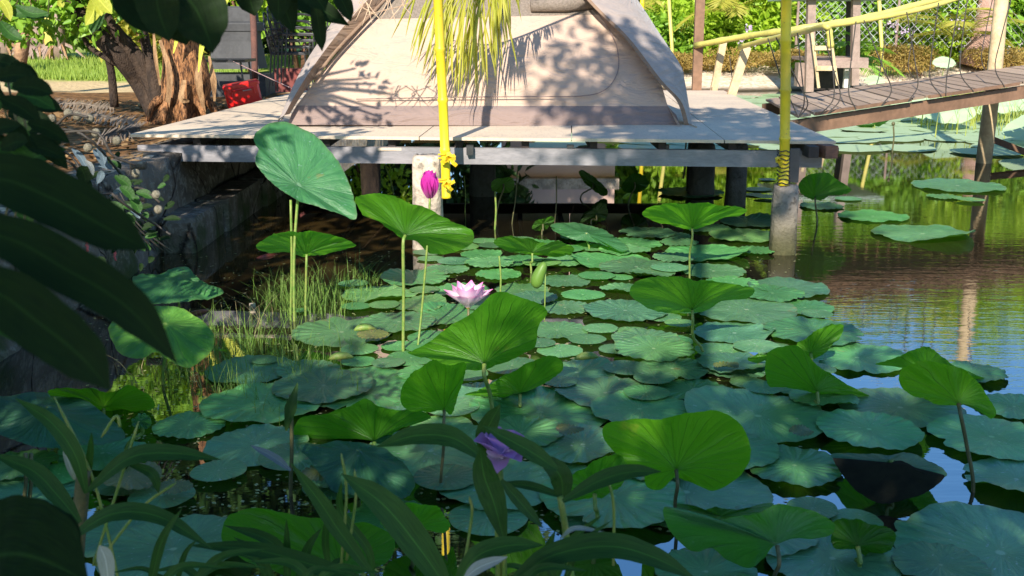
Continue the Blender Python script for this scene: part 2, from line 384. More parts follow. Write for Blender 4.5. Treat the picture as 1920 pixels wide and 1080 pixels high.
pier(1384, 268, 9.6, .085, M['darkconc'], 'dark shaded pier under the deck, nearest to the right yellow pole', False)
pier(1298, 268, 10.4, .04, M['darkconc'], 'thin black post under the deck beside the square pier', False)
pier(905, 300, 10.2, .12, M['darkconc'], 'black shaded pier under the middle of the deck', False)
# ---------------------------------------------------------------- yellow poles
def polemat():
    t = NT('yellow_paint'); n1 = t.noise(9, 4, t.scalevec((1, 1, .25))); n2 = t.noise(30, 4)
    c = t.mix(t.step(n1, .3, .7), (.80, .60, .015), (.66, .44, .012)); c = t.mix(t.step(n2, .62, .72, 0, .8), c, (.26, .15, .03)); rg = t.n('TexNoise', {'Scale': 2.4, 'Vector': t.scalevec((.2, .2, 1.6))}); c = t.mix(t.step(rg.outputs[0], .5, .62, 0, .6), c, (.50, .36, .02))
    return t.done(t.bsdf(c, .45, .5, t.bump(n1, .3, .004)))
M['yellow'] = polemat()
def bamboo(name, a, b, r, label, cat, seg=.38):
    a = Vector(a); b = Vector(b); L = (b-a).length; n = int(L/seg)+1; pts = []; rs = []
    for i in range(n+1):
        for dt, k in ((-.02, 1.), (-.004, 1.17), (.004, 1.12), (.02, .98)):
            tt = i/n+dt/L*1.; 
            if 0 <= tt <= 1: pts.append(a.lerp(b, tt)+Vector((math.sin(i*1.3)*.004, 0, 0))); rs.append(r*k)
    mm = MB(); mm.tube(pts, rs, 12); return mm
p1 = thing('bamboo_pole', atY(835, 365, 7.55), 'tall yellow bamboo pole standing in front of the tent', 'pole', 'yellow poles at the deck edge')
bamboo('pole', atY(837, 372, 7.55), atY(806, -420, 7.55), .034, '', '').build('shaft', M['yellow'], p1, True)
def tapebow(px, py, Y, par, n=9, s=.05):
    mm = MB(); c = atY(px, py, Y)
    for i in range(n):
        a = random.uniform(0, 6.28); l = random.uniform(.5, 1.4)*s
        d = Vector((math.cos(a)*l, random.uniform(-.03, .0), math.sin(a)*l*1.1)); e = Vector((-d.z, 0, d.x)).normalized()*.014; mid = c+d*.5+Vector((0, -.03, 0))
        mm.add([c-e*.4, c+e*.4, mid+e, mid-e, c+d+e*.9, c+d-e*.9], [(0, 1, 2, 3), (3, 2, 4, 5)])
    mm.build('tape_bow', M['tape'], par)
tapebow(843, 297, 7.48, p1); tapebow(838, 345, 7.48, p1, 8, .045)
mm = MB()
for py in (293, 300, 340, 344): c = atY(833, py, 7.55); mm.tube([c+Vector((math.cos(a)*.042, math.sin(a)*.042, .004*a)) for a in [i*.7 for i in range(10)]], .006, 5)
mm.build('lashing', M['tape'], p1)
p2 = thing('bamboo_pole', atY(1470, 345, 7.48), 'tall ochre yellow bamboo pole standing on the mossy concrete pier', 'pole', 'yellow poles at the deck edge')
bamboo('pole', atY(1469, 348, 7.48), atY(1483, -420, 7.48), .035, '', '').build('shaft', M['yellow'], p2, True)
mm = MB()
for k in range(9): c = atY(1469, 283+k*7.5, 7.48); mm.tube([c+Vector((math.cos(a)*.045, math.sin(a)*.045, .008*math.sin(a*3+k))) for a in [i*.7 for i in range(10)]], .004, 5)
mm.build('wire_lashing', M['wire'], p2)
tapebow(1458, 300, 7.4, p2, 6, .03)
mm = MB(); c = atY(1488, 310, 7.58); mm.box((c.x, 7.58, c.z), (.07, .05, .24)); mm.build('steel_bracket', M['blackmetal'], p2)
p3 = thing('bamboo_pole', atY(1205, 40, 14.6), 'thin bright yellow pole rising behind the right side of the tent', 'pole', 'yellow poles at the deck edge')
bamboo('pole', atY(1205, 250, 14.6), atY(1203, -200, 14.6), .028, '', '').build('shaft', M['yellow'], p3, True)
# ================================================================ TENT
def fabric(name, c, tr=.12, warm=None):
    t = NT(name); n1 = t.noise(2.2, 3, t.scalevec((1.2, 1, 3.2)), dist=1.2); n2 = t.noise(4.5, 2, t.scalevec((.8, 1, 2.0)), dist=1.5); n3 = t.noise(260, 2)
    col = t.mix(t.step(n2, .3, .7, 0, .35), c, tuple(x*.85 for x in c))
    a = t.bsdf(col, .8, .2, t.bump(t.math('ADD', n1, t.math('MULTIPLY', n2, .12)), .7, .08), Sheen_Weight=.2)
    tr_ = t.n('BsdfTranslucent', {'Color': tuple(min(1, x*1.05) for x in c)})
    return t.done(t.n('MixShader', {0: tr, 1: a, 2: tr_}).outputs[0])
M['tan'] = fabric('tent_tan', (.50, .355, .265)); M['band'] = fabric('tent_mauve', (.25, .18, .155)); M['fly'] = fabric('tent_fly', (.41, .33, .28), .2); M['brown'] = fabric('tent_brown', (.24, .155, .10), .1)
M['meshf'] = simple('tent_mesh', (.25, .20, .16), (.16, .13, .10), 60, .8, .2, .6)
tent = thing('dome_tent', (0, 10, DZ), 'beige dome tent with mauve base band and grey-brown flysheet on the deck', 'tent')
B0 = atz(540, 234, DZ+.004); B1 = atz(1277, 237, DZ+.004); PB = (B0+B1)/2
NW = Vector((0.05, -.80, .60)).normalized()
def grid_panel(rows, n, nrm, sag=0., mat=None, name='panel', jit=0.):
    # rows: list of (left point, right point) bottom to top
    V = []; m_ = len(rows)
    for j, (a, b_) in enumerate(rows):
        for i in range(n+1):
            u = i/n; s = math.sin(math.pi*u)*math.sin(math.pi*j/max(1, m_-1)); V.append(a.lerp(b_, u)+nrm*(sag*s))
    Q = [(j*(n+1)+i, j*(n+1)+i+1, (j+1)*(n+1)+i+1, (j+1)*(n+1)+i) for j in range(m_-1) for i in range(n)]
    return mesh(name, V, Q, mat, tent)
def tp(px, py, off=0.): return atP(px, py, PB+NW*off, NW)
def rows_px(L, off=0., k=6):
    out = []
    for (l0, l1) in zip(L[:-1], L[1:]):
        for s in range(k):
            u = s/k; out.append((tp(l0[0]+(l1[0]-l0[0])*u, l0[1]+(l1[1]-l0[1])*u, off), tp(l0[2]+(l1[2]-l0[2])*u, l0[3]+(l1[3]-l0[3])*u, off)))
    l = L[-1]; out.append((tp(l[0], l[1], off), tp(l[2], l[3], off))); return out
grid_panel(rows_px([(540, 234, 1277, 237), (546, 215, 1268, 216), (556, 198, 1252, 199)]), 30, NW, .03, M['band'], 'base_band')
grid_panel(rows_px([(556, 198, 1252, 199), (585, 160, 1240, 158), (640, 90, 1205, 100), (692, 36, 1152, 27)]), 40, NW, .05, M['tan'], 'wall_panel')
grid_panel(rows_px([(692, 36, 1152, 27), (712, 10, 1125, 5), (735, -25, 1095, -28)]), 30, NW, .0, M['meshf'], 'mesh_window')
# rolled mesh cover under the eave
mm = MB(); mm.tube([tp(995, 12, .03), tp(1060, 8, .04), tp(1125, 4, .03)], [.05, .07, .05], 8); mm.build('rolled_cover', M['meshf'], tent, True)
# depth of the tent
def back(p, dy, dz=0.): return Vector((p.x, p.y+dy, p.z+dz))
BKL = Vector((B0.x+.15, B0.y+2.4, DZ+.004)); BKR = Vector((B1.x-.12, B0.y+2.4, DZ+.004))
APL = tp(735, -25); APR = tp(1095, -28); 
V = [B0, tp(556, 198), tp(640, 90), APL, APL+Vector((.1, .45, .02)), (BKL+APL)/2+Vector((-.1, .1, .2)), BKL, (B0+BKL)/2]
mesh('side_wall', V, [(0, 1, 2, 3, 4, 5, 6, 7)], M['tan'], tent, smooth=False)
V = [B1, tp(1252, 199), tp(1205, 100), APR, APR+Vector((-.1, .45, .02)), (BKR+APR)/2+Vector((.1, .1, .2)), BKR, (B1+BKR)/2]
mesh('side_wall', V, [(0, 1, 2, 3, 4, 5, 6, 7)], M['tan'], tent, smooth=False)
# flysheet: left strip, right panel, ridge and back slope in one sheet
def sheet(curves, n, mat, name):
    R = [spline(c, n) for c in curves]; V = [p for r in R for p in r]
    Q = [(j*n+i, j*n+i+1, (j+1)*n+i+1, (j+1)*n+i) for j in range(len(R)-1) for i in range(n-1)]
    return mesh(name, V, Q, mat, tent)
RL = tp(790, -100, .12)+Vector((0, .05, 0)); RR = tp(1050, -100, .12)+Vector((0, .05, 0))
inL = [tp(543, 214, .06), tp(570, 172, .06), tp(612, 118, .06), tp(668, 55, .06), tp(722, -8, .06), RL]
midL = [tp(533, 216, .14), tp(558, 170, .15), tp(592, 118, .15), tp(640, 55, .15), tp(696, -8, .15), RL+Vector((-.03, .05, .05))]
outL = [tp(524, 222, .05)+Vector((0, .0, 0)), tp(550, 160, .04), tp(580, 105, .04), tp(618, 48, .04), tp(655, -12, .04), RL+Vector((-.1, .25, .03))]
bkL = [Vector((B0.x-.1, B0.y+1.6, 1.05)), Vector((B0.x+.1, B0.y+1.8, 1.35)), Vector((B0.x+.3, B0.y+1.9, 1.6)), Vector((B0.x+.5, B0.y+1.9, 1.85)), Vector((B0.x+.75, B0.y+1.8, 2.1)), RL+Vector((0, .7, .02))]
sheet([inL, midL], 24, M['brown'], 'flysheet_lining'); sheet([midL, outL, bkL], 24, M['fly'], 'flysheet_side')
inR = [tp(1292, 236, .02), tp(1277, 190, .10), tp(1240, 150, .16), tp(1180, 72, .18), tp(1122, 15, .18), tp(1085, -30, .16), RR]
midR = [tp(1296, 234, -.02), tp(1282, 168, -.12), tp(1262, 120, -.05), tp(1212, 52, 0), tp(1160, -10, .0), tp(1130, -40, 0), RR+Vector((.05, .2, .0))]
outR = [tp(1298, 236, -.04), tp(1284, 152, -.22), tp(1276, 122, -.3), tp(1235, 60, -.35), tp(1196, 0, -.35), tp(1160, -45, -.3), RR+Vector((.1, .4, .0))]
bkR = [Vector((B1.x+.12, B0.y+1.4, 1.05)), Vector((B1.x+.1, B0.y+1.6, 1.15)), Vector((B1.x, B0.y+1.7, 1.4)), Vector((B1.x-.25, B0.y+1.9, 1.7)), Vector((B1.x-.5, B0.y+1.9, 1.95)), Vector((B1.x-.7, B0.y+1.8, 2.15)), RR+Vector((0, .7, .02))]
sheet([inR, midR, outR, bkR], 28, M['fly'], 'flysheet_side')
lipR = [p+Vector((-.035, -.004, -.0)) for p in inR]
sheet([lipR, [p+Vector((.0, -.006, 0)) for p in inR]], 28, M['brown'], 'flysheet_hem')
top = [[APL+Vector((-.1, -.08, -.03)), (APL+APR)/2+Vector((0, -.12, -.01)), APR+Vector((.1, -.08, -.03))], [RL, (RL+RR)/2+Vector((0, 0, .06)), RR], [RL+Vector((0, .7, 0)), (RL+RR)/2+Vector((0, .7, .05)), RR+Vector((0, .7, 0))], [Vector((B0.x+.2, B0.y+2.6, 1.2)), Vector((0, B0.y+2.7, 1.2)), Vector((B1.x-.2, B0.y+2.6, 1.2))]]
sheet(top, 16, M['fly'], 'flysheet_roof')
mm = MB(); mm.tube(spline([tp(590, 150, .08), tp(622, 105, .09), tp(668, 55, .09), tp(728, -8, .09), tp(790, -90, .1)], 20), .014, 8)
mm.build('tent_pole', M['brown'], tent, True)
mm = MB(); mm.tube(spline([tp(1225, 120, .03), tp(1170, 45, .05), tp(1110, -10, .05), tp(1050, -90, .1)], 16), .014, 8); mm.build('tent_pole', M['brown'], tent, True)
mm = MB(); mm.tube(spline([tp(668, 186, .035), tp(760, 184, .05), tp(880, 182, .06), tp(1000, 181, .06), tp(1090, 180, .05), tp(1135, 168, .045), tp(1158, 135, .04), tp(1158, 95, .035), tp(1145, 60, .03), tp(1122, 25, .03)], 60), .0045, 6)
mm.build('door_zip', M['band'], tent)
mm = MB(); a = tp(540, 196, .02); mm.tube([a, atz(522, 226, DZ+.01)], .007, 6); mm.tube([tp(552, 178, .05), atz(528, 224, DZ+.012)], .006, 6); mm.build('guy_strap', M['rope'], tent)
mm = MB(); mm.tube([tp(1277, 186, .08), atz(1291, 232, DZ+.01), atz(1306, 238, DZ+.008)], .006, 6); mm.build('guy_strap', M['rope'], tent)
mm = MB(); mm.tube([tp(552, 168, .05), Vector((atY(430, 112, 11.6)))], .004, 5); tag(mm.build('tent_rope', simple('pink_cord', (.5, .3, .28), None, 30)), 'thin pinkish cord stretched from the left tent corner towards the dark pedestal', 'rope')
# ================================================================ BRIDGE
br = thing('plank_footbridge', (5.5, 10.6, 0), 'brown plank footbridge leaving the deck towards the right bank', 'bridge')
BZ = .85
n0, n1_ = Vector((2.42, 9.15, BZ)), Vector((11.35, 14.4, BZ+.68)); f0, f1_ = Vector((2.62, 11.2, BZ)), Vector((11.3, 15.2, BZ+.72))
m = MB(); NPl = 58
for i in range(NPl):
    a, b_ = i/NPl+.0012, (i+1)/NPl-.0012; dz = random.uniform(-.004, .004); e = random.uniform(-.03, .03)
    dd = (n0-f0).normalized()*e
    A, B_, C_, D_ = n0.lerp(n1_, a)+dd, n0.lerp(n1_, b_)+dd, f0.lerp(f1_, b_), f0.lerp(f1_, a)
    U = Vector((0, 0, dz)); T = Vector((0, 0, dz-.022))
    m.add([A+U, B_+U, C_+U, D_+U, A+T, B_+T, C_+T, D_+T], [(0, 1, 2, 3), (7, 6, 5, 4), (0, 4, 5, 1), (1, 5, 6, 2), (2, 6, 7, 3), (3, 7, 4, 0)])
t = NT('bridge_planks'); isl = t.n('NewGeometry').outputs['Random Per Island']; c = t.mix(isl, (.25, .175, .12), (.37, .27, .19)); nn = t.noise(12, 4, t.scalevec((3, 3, 1)))
c = t.mix(t.step(nn, .5, .7, 0, .5), c, (.14, .085, .07)); M['planks'] = t.done(t.bsdf(c, .85, .2, t.bump(nn, .4, .006)))
m.build('planks', M['planks'], br)
nd = (n1_-n0); fd = (f1_-f0)
for a, b_, in ((n0, n1_), (f0, f1_)):
    s = .06 if a is n0 else -.06; o_ = Vector((-.02, s, 0)); mm = MB(); mm.beam(a+o_+Vector((0, 0, -.115)), b_+o_+Vector((0, 0, -.115)), .055, .125); mm.build('side_beam', M['redwood'], br)
for i in range(7):
    m = MB(); u0 = .02+i*.14; a = n0.lerp(n1_, u0)+Vector((0, -.02, -.012)); b_ = n0.lerp(n1_, u0+random.uniform(.07, .13))+Vector((0, -.02, -.012)); m.beam(a, b_, .03, .028)
    m.build('edge_batten', M['redwood'], br)
def post(a, b_, w_, mat, par, name='post', h=None): mm = MB(); mm.beam(a, b_, w_, h or w_, Vector((0, 1, .01))); return mm.build(name, mat, par)
post(atY(1846, 330, 12.95), atY(1862, 168, 12.95), .095, M['redwood'], br)
pf = f0.lerp(f1_, .8); post(Vector((pf.x, pf.y, -.3)), Vector((pf.x, pf.y, 1.0)), .10, M['redwood'], br)
post(atY(1862, 262, 13.1), atY(1960, 300, 12.4), .07, M['redwood'], br, 'brace')
post(atY(1790, 168, 10.9), atY(1744, 196, 10.6), .03, M['darkwood'], br, 'brace') if False else None
# tall pale post on the far side
def onfar(px, z=BZ):
    lo, hi = 0., 1.2
    for _ in range(40):
        m_ = (lo+hi)/2
        if proj(f0.lerp(f1_, m_))[0] < px: lo = m_
        else: hi = m_
    return f0.lerp(f1_, lo)
def onnear(px):
    lo, hi = 0., 1.2
    for _ in range(40):
        m_ = (lo+hi)/2
        if proj(n0.lerp(n1_, m_))[0] < px: lo = m_
        else: hi = m_
    return n0.lerp(n1_, lo)
pb = onfar(1868); tpst = atY(1900, -170, pb.y); 
tp_ = thing('timber_post', Vector((pb.x, pb.y+.08, -.3)), 'tall pale timber post at the far side of the footbridge, near the right edge', 'post', 'upright posts by the bridge')
m = MB(); m.tube([Vector((pb.x, pb.y+.08, -.3)), Vector((pb.x+.02, pb.y+.08, 1.0)), Vector((tpst.x, pb.y+.08, tpst.z))], [.09, .085, .07], 10); m.build('trunk', M['paleplank'], tp_, True)
# corner posts at the back of the deck
def lonepost(px0, py0, px1, py1, Y, w_, mat, label, zdown=None):
    a = atY(px0, py0, Y); b_ = atY(px1, py1, Y)
    if zdown is not None: d = (a-b_)/(b_.z-a.z); a = a+d*(a.z-zdown)
    mm = MB(); mm.beam(a, b_, w_, w_*.7, Vector((0, 1, .01))); return tag(mm.build('timber_post', mat), label, 'post', 'upright posts by the bridge')
lonepost(1306, 165, 1315, -60, 13.8, .115, M['redwood'], 'tall brown timber post at the back right corner of the deck', -.3)
lonepost(1340, 160, 1357, 75, 13.7, .085, M['paleplank'], 'short pale leaning post beside the tall brown corner post', .5)
lonepost(1374, 170, 1400, 88, 12.9, .10, M['paleplank'], 'short orange-tinted leaning post where the near handrail starts', .6)
m = MB(); m.beam(atY(1345, 165, 11.0), atY(1490, 196, 10.4), .05, .12) if False else None
mm = MB(); mm.box((2.3, 13.72, .76), (.9, .18, .05)); mm.build('end_board', M['redwood'], deck)
# handrails
rl = thing('bamboo_handrail', atY(1315, 84, 13.75), 'long yellow-green bamboo handrail on the far side of the footbridge', 'handrail', 'bridge handrails')
fp = [atY(1305, 85, 13.75), atY(1400, 68, 12.9), atY(1500, 54, 12.1), atY(1620, 34, 12.2), atY(1760, -2, 12.6), atY(1900, -45, 13)]
M['bamboo'] = simple('bamboo', (.62, .50, .12), (.42, .40, .10), 6, .5, .4, .4, .005)
mm = MB(); mm.tube(spline(fp, 40), [.036+.007*(1 if i % 4 == 0 else 0) for i in range(40)], 9); mm.build('rail', M['bamboo'], rl, True)
rl2 = thing('bamboo_handrail', atY(1400, 86, 12.8), 'shorter green-yellow bamboo handrail on the near side, hooked down at its end', 'handrail', 'bridge handrails')
np_ = [atY(1388, 88, 12.8), atY(1450, 72, 11.6), atY(1510, 58, 10.4), atY(1545, 50, 9.65), atY(1554, 56, 9.6), atY(1558, 90, 9.6)]
mm = MB(); mm.tube(spline(np_, 30), [.028+.006*(1 if i % 4 == 0 else 0) for i in range(30)], 9); mm.build('rail', M['bamboo'], rl2, True)
np2 = [atY(1545, 50, 9.7), atY(1650, 33, 10.1), atY(1760, 8, 10.4), atY(1900, -40, 10.9)]
mm = MB(); mm.tube(spline(np2, 30), [.024+.004*(1 if i % 4 == 0 else 0) for i in range(30)], 9); mm.build('rail', M['bamboo'], rl2, True)
cords = [(1345, 100, 1335, 178, 'far'), (1368, 105, 1376, 182, 'far'), (1440, 72, 1420, 188, 'n'), (1455, 70, 1436, 186, 'n'), (1495, 62, 1492, 188, 'n'), (1555, 56, 1535, 186, 'n'), (1540, 52, 1550, 183, 'n'), (1605, 40, 1602, 175, 'n'), (1620, 38, 1650, 168, 'n'),
         (1700, 22, 1700, 160, 'n'), (1722, 16, 1716, 158, 'f'), (1760, 5, 1762, 148, 'n'), (1800, -8, 1770, 140, 'n'), (1815, -10, 1822, 138, 'n'), (1865, -20, 1845, 118, 'f'), (1905, -35, 1880, 115, 'n'), (1665, 28, 1640, 166, 'f')]
cords.sort(key=lambda c: c[2])
ORD = ['first', 'second', 'third', 'fourth', 'fifth', 'sixth', 'seventh', 'eighth', 'ninth', 'tenth', 'eleventh', 'twelfth', 'thirteenth', 'fourteenth', 'fifteenth', 'sixteenth', 'seventeenth']
for i, (x0, y0, x1, y1, sd) in enumerate(cords):
    q = onnear(x1) if sd == 'n' else onfar(x1); a = atY(x0, y0, q.y-.05); e = Vector((q.x, q.y-.05, q.z-.02))
    if sd == 'far': e = atY(x1, y1, 13.6); a = atY(x0, y0, 14.0)
    bow = random.uniform(-.10, .10); md = a.lerp(e, .5)+Vector((bow, 0, -.03)); md2 = a.lerp(e, .82)+Vector((bow*1.3, 0, 0))
    mm = MB(); mm.tube(spline([a, md, md2, e], 14), .0055, 5)
    tag(mm.build('rail_cord', M['wire']), 'thin dark cord between bamboo rail and footbridge, %s from the left' % ORD[i], 'cord', 'cords hanging between rail and bridge')
# ================================================================ HOUSE, HUT, FENCE FAR BEHIND
t = NT('pink_plaster'); n1 = t.noise(1, 5); c = t.mix(t.step(n1, .3, .7), (.72, .50, .40), (.62, .42, .34)); M['plaster'] = t.done(t.bsdf(c, .9, .2, t.bump(t.noise(12, 4), .3, .01)))
M['roofm'] = simple('roof', (.25, .12, .09), (.18, .09, .07), 4)
h = thing('pink_house', (1.5, 32, .8), 'pink plastered house beyond the pond, hidden behind the tent and seen in the water', 'house')
mm = MB(); mm.box((1.3, 32, 3.4), (3.2, 4, 5.2)); mm.build('wall', M['plaster'], h)
mm = MB(); mm.box((1.3, 32, 6.12), (3.8, 4.8, .2)); mm.build('roof', M['roofm'], h)
mm = MB(); mm.box((1.3, 29.85, 2.75), (3.4, .3, .3)); mm.build('canopy', M['whitepost'], h)
for x in (.15, 1.9): mm = MB(); mm.box((x, 29.98, 1.8 if x > 1 else 3.5), (.5, .06, .7)); mm.build('window', M['darkwood'], h)
hut = thing('lookout_shelter', atY(1560, 160, 23.52), 'small weathered timber shelter with plank shelf and pale ladder on the far sandy bank', 'shelter')
def hb(x0, y0, x1, y1, Y, wd, mat, name, h=None): mm = MB(); mm.beam(atY(x0, y0, Y), atY(x1, y1, Y), wd, h or wd, Vector((0, 1, .01))); return mm.build(name, mat, hut)
M['greywood'] = simple('weathered_timber', (.30, .21, .17), (.2, .14, .11), 5)
hb(1516, 172, 1523, -60, 23.52, .17, M['greywood'], 'post'); hb(1602, 160, 1606, -60, 23.52, .16, M['greywood'], 'post'); hb(1590, 150, 1592, -40, 25.48, .1, M['darkwood'], 'post')
mm = MB(); c = atY(1562, 3, 24.22); mm.box((c.x, 24.36, c.z+.06), (2.3, 2.2, .06)); mm.build('roof', simple('shelter_roof', (.35, .42, .38), (.28, .34, .30), 4), hut)
mm = MB(); c = atY(1558, 110, 24.08); mm.box((c.x, 24.22, c.z), (1.3, 1.4, .07)); mm.box((c.x, 23.45, c.z-.1), (1.25, .05, .15)); mm.build('shelf', M['greywood'], hut)
mm = MB(); c = atY(1560, 140, 24.36); mm.box((c.x, 24.57, c.z), (1.1, .1, .7)); mm.build('back_panel', M['darkwood'], hut)
mm = MB(); c = atY(1503, 140, 23.66); mm.box((c.x+.02, 23.73, c.z), (.24, .3, .5)); mm.build('side_crate', M['greywood'], hut)
mm = MB(); c = atY(1590, 143, 23.80); mm.box((c.x, 23.87, c.z), (.14, .1, .5)); mm.build('white_leg', simple('pale_paint', (.6, .55, .5), None, 8), hut)
ld = thing('wooden_ladder', atY(1545, 165, 23.24), 'pale wooden ladder leaning on the far timber shelter', 'ladder')
def lb(x0, y0, x1, y1, Y, wd, name): mm = MB(); mm.beam(atY(x0, y0, Y), atY(x1, y1, Y), wd, wd*.6, Vector((0, 1, .01))); return mm.build(name, M['paleplank'], ld)
lb(1535, 165, 1521, 52, 23.24, .06, 'rail'); lb(1570, 160, 1556, 60, 23.24, .06, 'rail'); lb(1527, 90, 1560, 90, 23.20, .09, 'rung'); lb(1530, 128, 1568, 128, 23.20, .10, 'rung')
fn = thing('wire_fence', (8, 28.5, .9), 'grey chain-link wire fence among the shrubs behind the shelter', 'fence')
m = MB(); fx0, fx1, fz0, fz1 = 7.4, 12.6, 1.0, 2.4; k = .19; N_ = int((fx1-fx0)/k)
for i in range(-9, N_):
    for s in (1, -1):
        x0 = fx0+i*k if s > 0 else fx0+(i+9)*k
        a = Vector((x0, 28.5, fz0)); b_ = Vector((x0+s*(fz1-fz0), 28.5+.01*s, fz1))
        if s > 0 and x0 < fx0: a = Vector((fx0, 28.5, fz0+fx0-x0))
        if b_.x < fx0: b_ = Vector((fx0, 28.5, fz0+(x0-fx0)))
        if b_.x > fx1: b_ = Vector((fx1, 28.5, fz0+fx1-x0))
        m.tube([a, b_], .007, 3, False)
m.build('wire_mesh', simple('galvanised', (.5, .5, .5), None, 20, .4, .5), fn)
for x in (7.4, 10, 12.6): mm = MB(); mm.tube([(x, 28.5, .4), (x, 28.5, 2.45)], .035, 8); mm.build('post', M['greywood'], fn)
# ================================================================ FOLIAGE TOOLS
def leafcloud(C_, R_, n, size, up=.5, aspect=.45, hang=0.):
    """n little folded leaves spread through ellipsoids (centres C_, radii R_) -> verts, faces"""
    C_ = np.array(C_, float); R_ = np.array(R_, float); vol = R_.prod(1)**.67; idx = RNG.choice(len(C_), n, p=vol/vol.sum())
    d = RNG.normal(size=(n, 3)); d /= np.linalg.norm(d, axis=1)[:, None]; rr = RNG.uniform(.35, 1., n)**.5*(1+.18*RNG.normal(size=n)*.5)
    P = C_[idx]+d*R_[idx]*rr[:, None]
    t = d*.6+RNG.normal(size=(n, 3))*.7; t[:, 2] -= hang; t /= np.linalg.norm(t, axis=1)[:, None]
    nr = RNG.normal(size=(n, 3))*.6+d*.3; nr[:, 2] += up; s = np.cross(t, nr); s /= np.linalg.norm(s, axis=1)[:, None]+1e-9; nn = np.cross(s, t)
    L = size*RNG.uniform(.6, 1.3, n); W = L*aspect
    V = np.empty((n, 6, 3)); L = L[:, None]; W = W[:, None]
    V[:, 0] = P; V[:, 1] = P+t*L*.35+s*W*.5+nn*L*.08; V[:, 2] = P+t*L*.72+s*W*.36+nn*L*.04; V[:, 3] = P+t*L-nn*L*.1; V[:, 4] = P+t*L*.72-s*W*.36+nn*L*.04; V[:, 5] = P+t*L*.35-s*W*.5+nn*L*.08
    b = (np.arange(n)*6)[:, None]; F_ = np.concatenate([b+np.array([[0, 1, 2, 3]]), b+np.array([[0, 3, 4, 5]])])
    return V.reshape(-1, 3), F_
M['lf_bright'] = leafmat('leaf_bright', (.22, .40, .02), (.42, .56, .05), .4)
M['lf_mid'] = leafmat('leaf_mid', (.11, .26, .02), (.26, .44, .04), .35)
M['lf_yel'] = leafmat('leaf_yellow', (.30, .34, .04), (.42, .36, .06), .4)
M['lf_dry'] = leafmat('leaf_dry', (.42, .26, .07), (.30, .24, .06), .3, .7)
M['lf_dark'] = leafmat('leaf_dark', (.018, .045, .012), (.035, .085, .016), .12, .5, spec=.25)
M['lf_blue'] = leafmat('leaf_pale', (.10, .17, .10), (.16, .24, .16), .15, .3, spec=.8)
def bush(cx, cy, z0, w_, d_, h_, n, size, mat, label, name='shrub', group=None, up=.5, aspect=.45, blobs=7, hang=0., cat=None):
    b = thing(name, (cx, cy, z0), label, cat or name.replace('_', ' '), group)
    C_, R_ = [], []
    for i in range(blobs):
        C_.append((cx+random.uniform(-.36, .36)*w_, cy+random.uniform(-.3, .3)*d_, z0+h_*random.uniform(.22, .82))); k = random.uniform(.20, .36); R_.append((w_*k, d_*k, h_*k*.8))
    V, F_ = leafcloud(C_, R_, n, size, up, aspect, hang); V[:, 2] = np.maximum(V[:, 2], z0-.05)
    mesh('foliage', V, F_, M[mat], b, smooth=False)
    m = MB()
    for i in range(5):
        c = Vector(C_[i % len(C_)]); m.tube(spline([(cx+random.uniform(-.1, .1), cy, z0-.1), (cx*.5+c.x*.5, cy*.5+c.y*.5, z0+(c.z-z0)*.6), c], 6), [.03*h_/2, .02*h_/2, .015, .012, .01, .006], 6)
    m.build('stem', M['wood'], b, True); return b
G1 = 'green shrubs on the far bank'; G2 = 'dry ground bushes on the far sand'
dirs = [(3.4, 29.6, 2.4, 1.2, 'lf_mid', 'shrub of mixed green and rusty leaves just right of the tent'), (5.1, 29.8, 2.6, 2.8, 'lf_bright', 'bright green leafy shrub behind the tall brown corner post'),
        (6.8, 29.5, 2.8, 3.6, 'lf_bright', 'bright green leafy shrub between the corner post and the right yellow pole'), (8.6, 30.2, 2.8, 3.6, 'lf_mid', 'mid green shrub behind the timber shelter'),
        (10.2, 29.6, 2.6, 3.6, 'lf_mid', 'mid green shrub just right of the timber shelter, behind the wire fence'), (11.9, 29.6, 2.6, 4.0, 'lf_bright', 'bright green shrub under the bamboo rail, halfway along the bridge'),
        (13.5, 30.0, 2.8, 3.8, 'lf_mid', 'green shrub just left of the tall pale post'), (15.5, 30.5, 3, 4.0, 'lf_bright', 'green shrub right of the tall pale post at the picture edge'), (18.2, 30.5, 3.4, 4.2, 'lf_mid', 'green shrub beyond the right picture edge')]
for (x, y, w_, h_, mt, lb_) in dirs: bush(x, y, .5, w_, 2.0, h_, 5600, .24, mt, lb_, 'shrub', G1, blobs=11)
for i, (x, y, h_, w_) in enumerate([(5.2, 35, 3.6, 3.6), (8.8, 35, 6.0, 4.4), (12.4, 35.5, 8.2, 5.6), (16.8, 35, 8.6, 6.4), (22, 34, 8.8, 6.4), (28, 32, 9, 6.4)]):
    bush(x, y, .9, w_, 3.6, h_, 7500, .44, 'lf_bright' if i % 2 else 'lf_mid', ['lower leafy tree behind the tent corner shrub', 'leafy tree behind the right yellow pole', 'leafy tree behind the shelter and bridge', 'leafy tree behind the tall pale post', 'leafy tree past the right picture edge', 'farthest right leafy tree, out of the picture'][i], 'leafy_tree', 'leafy trees behind the far bank', blobs=13, cat='tree')
for i, (x, w_) in enumerate([(-1.4, 4), (-4.4, 4), (-7.6, 4)]): bush(x, 27, .7, w_, 3, 6.2, 4200, .36, 'lf_dark', ['dark dense tree hidden behind the tent, nearest the house', 'dark dense tree hidden behind the left half of the tent', 'dark dense tree behind the stacked chairs'][i], 'dense_tree', 'dark trees behind the tent', blobs=14, cat='tree')
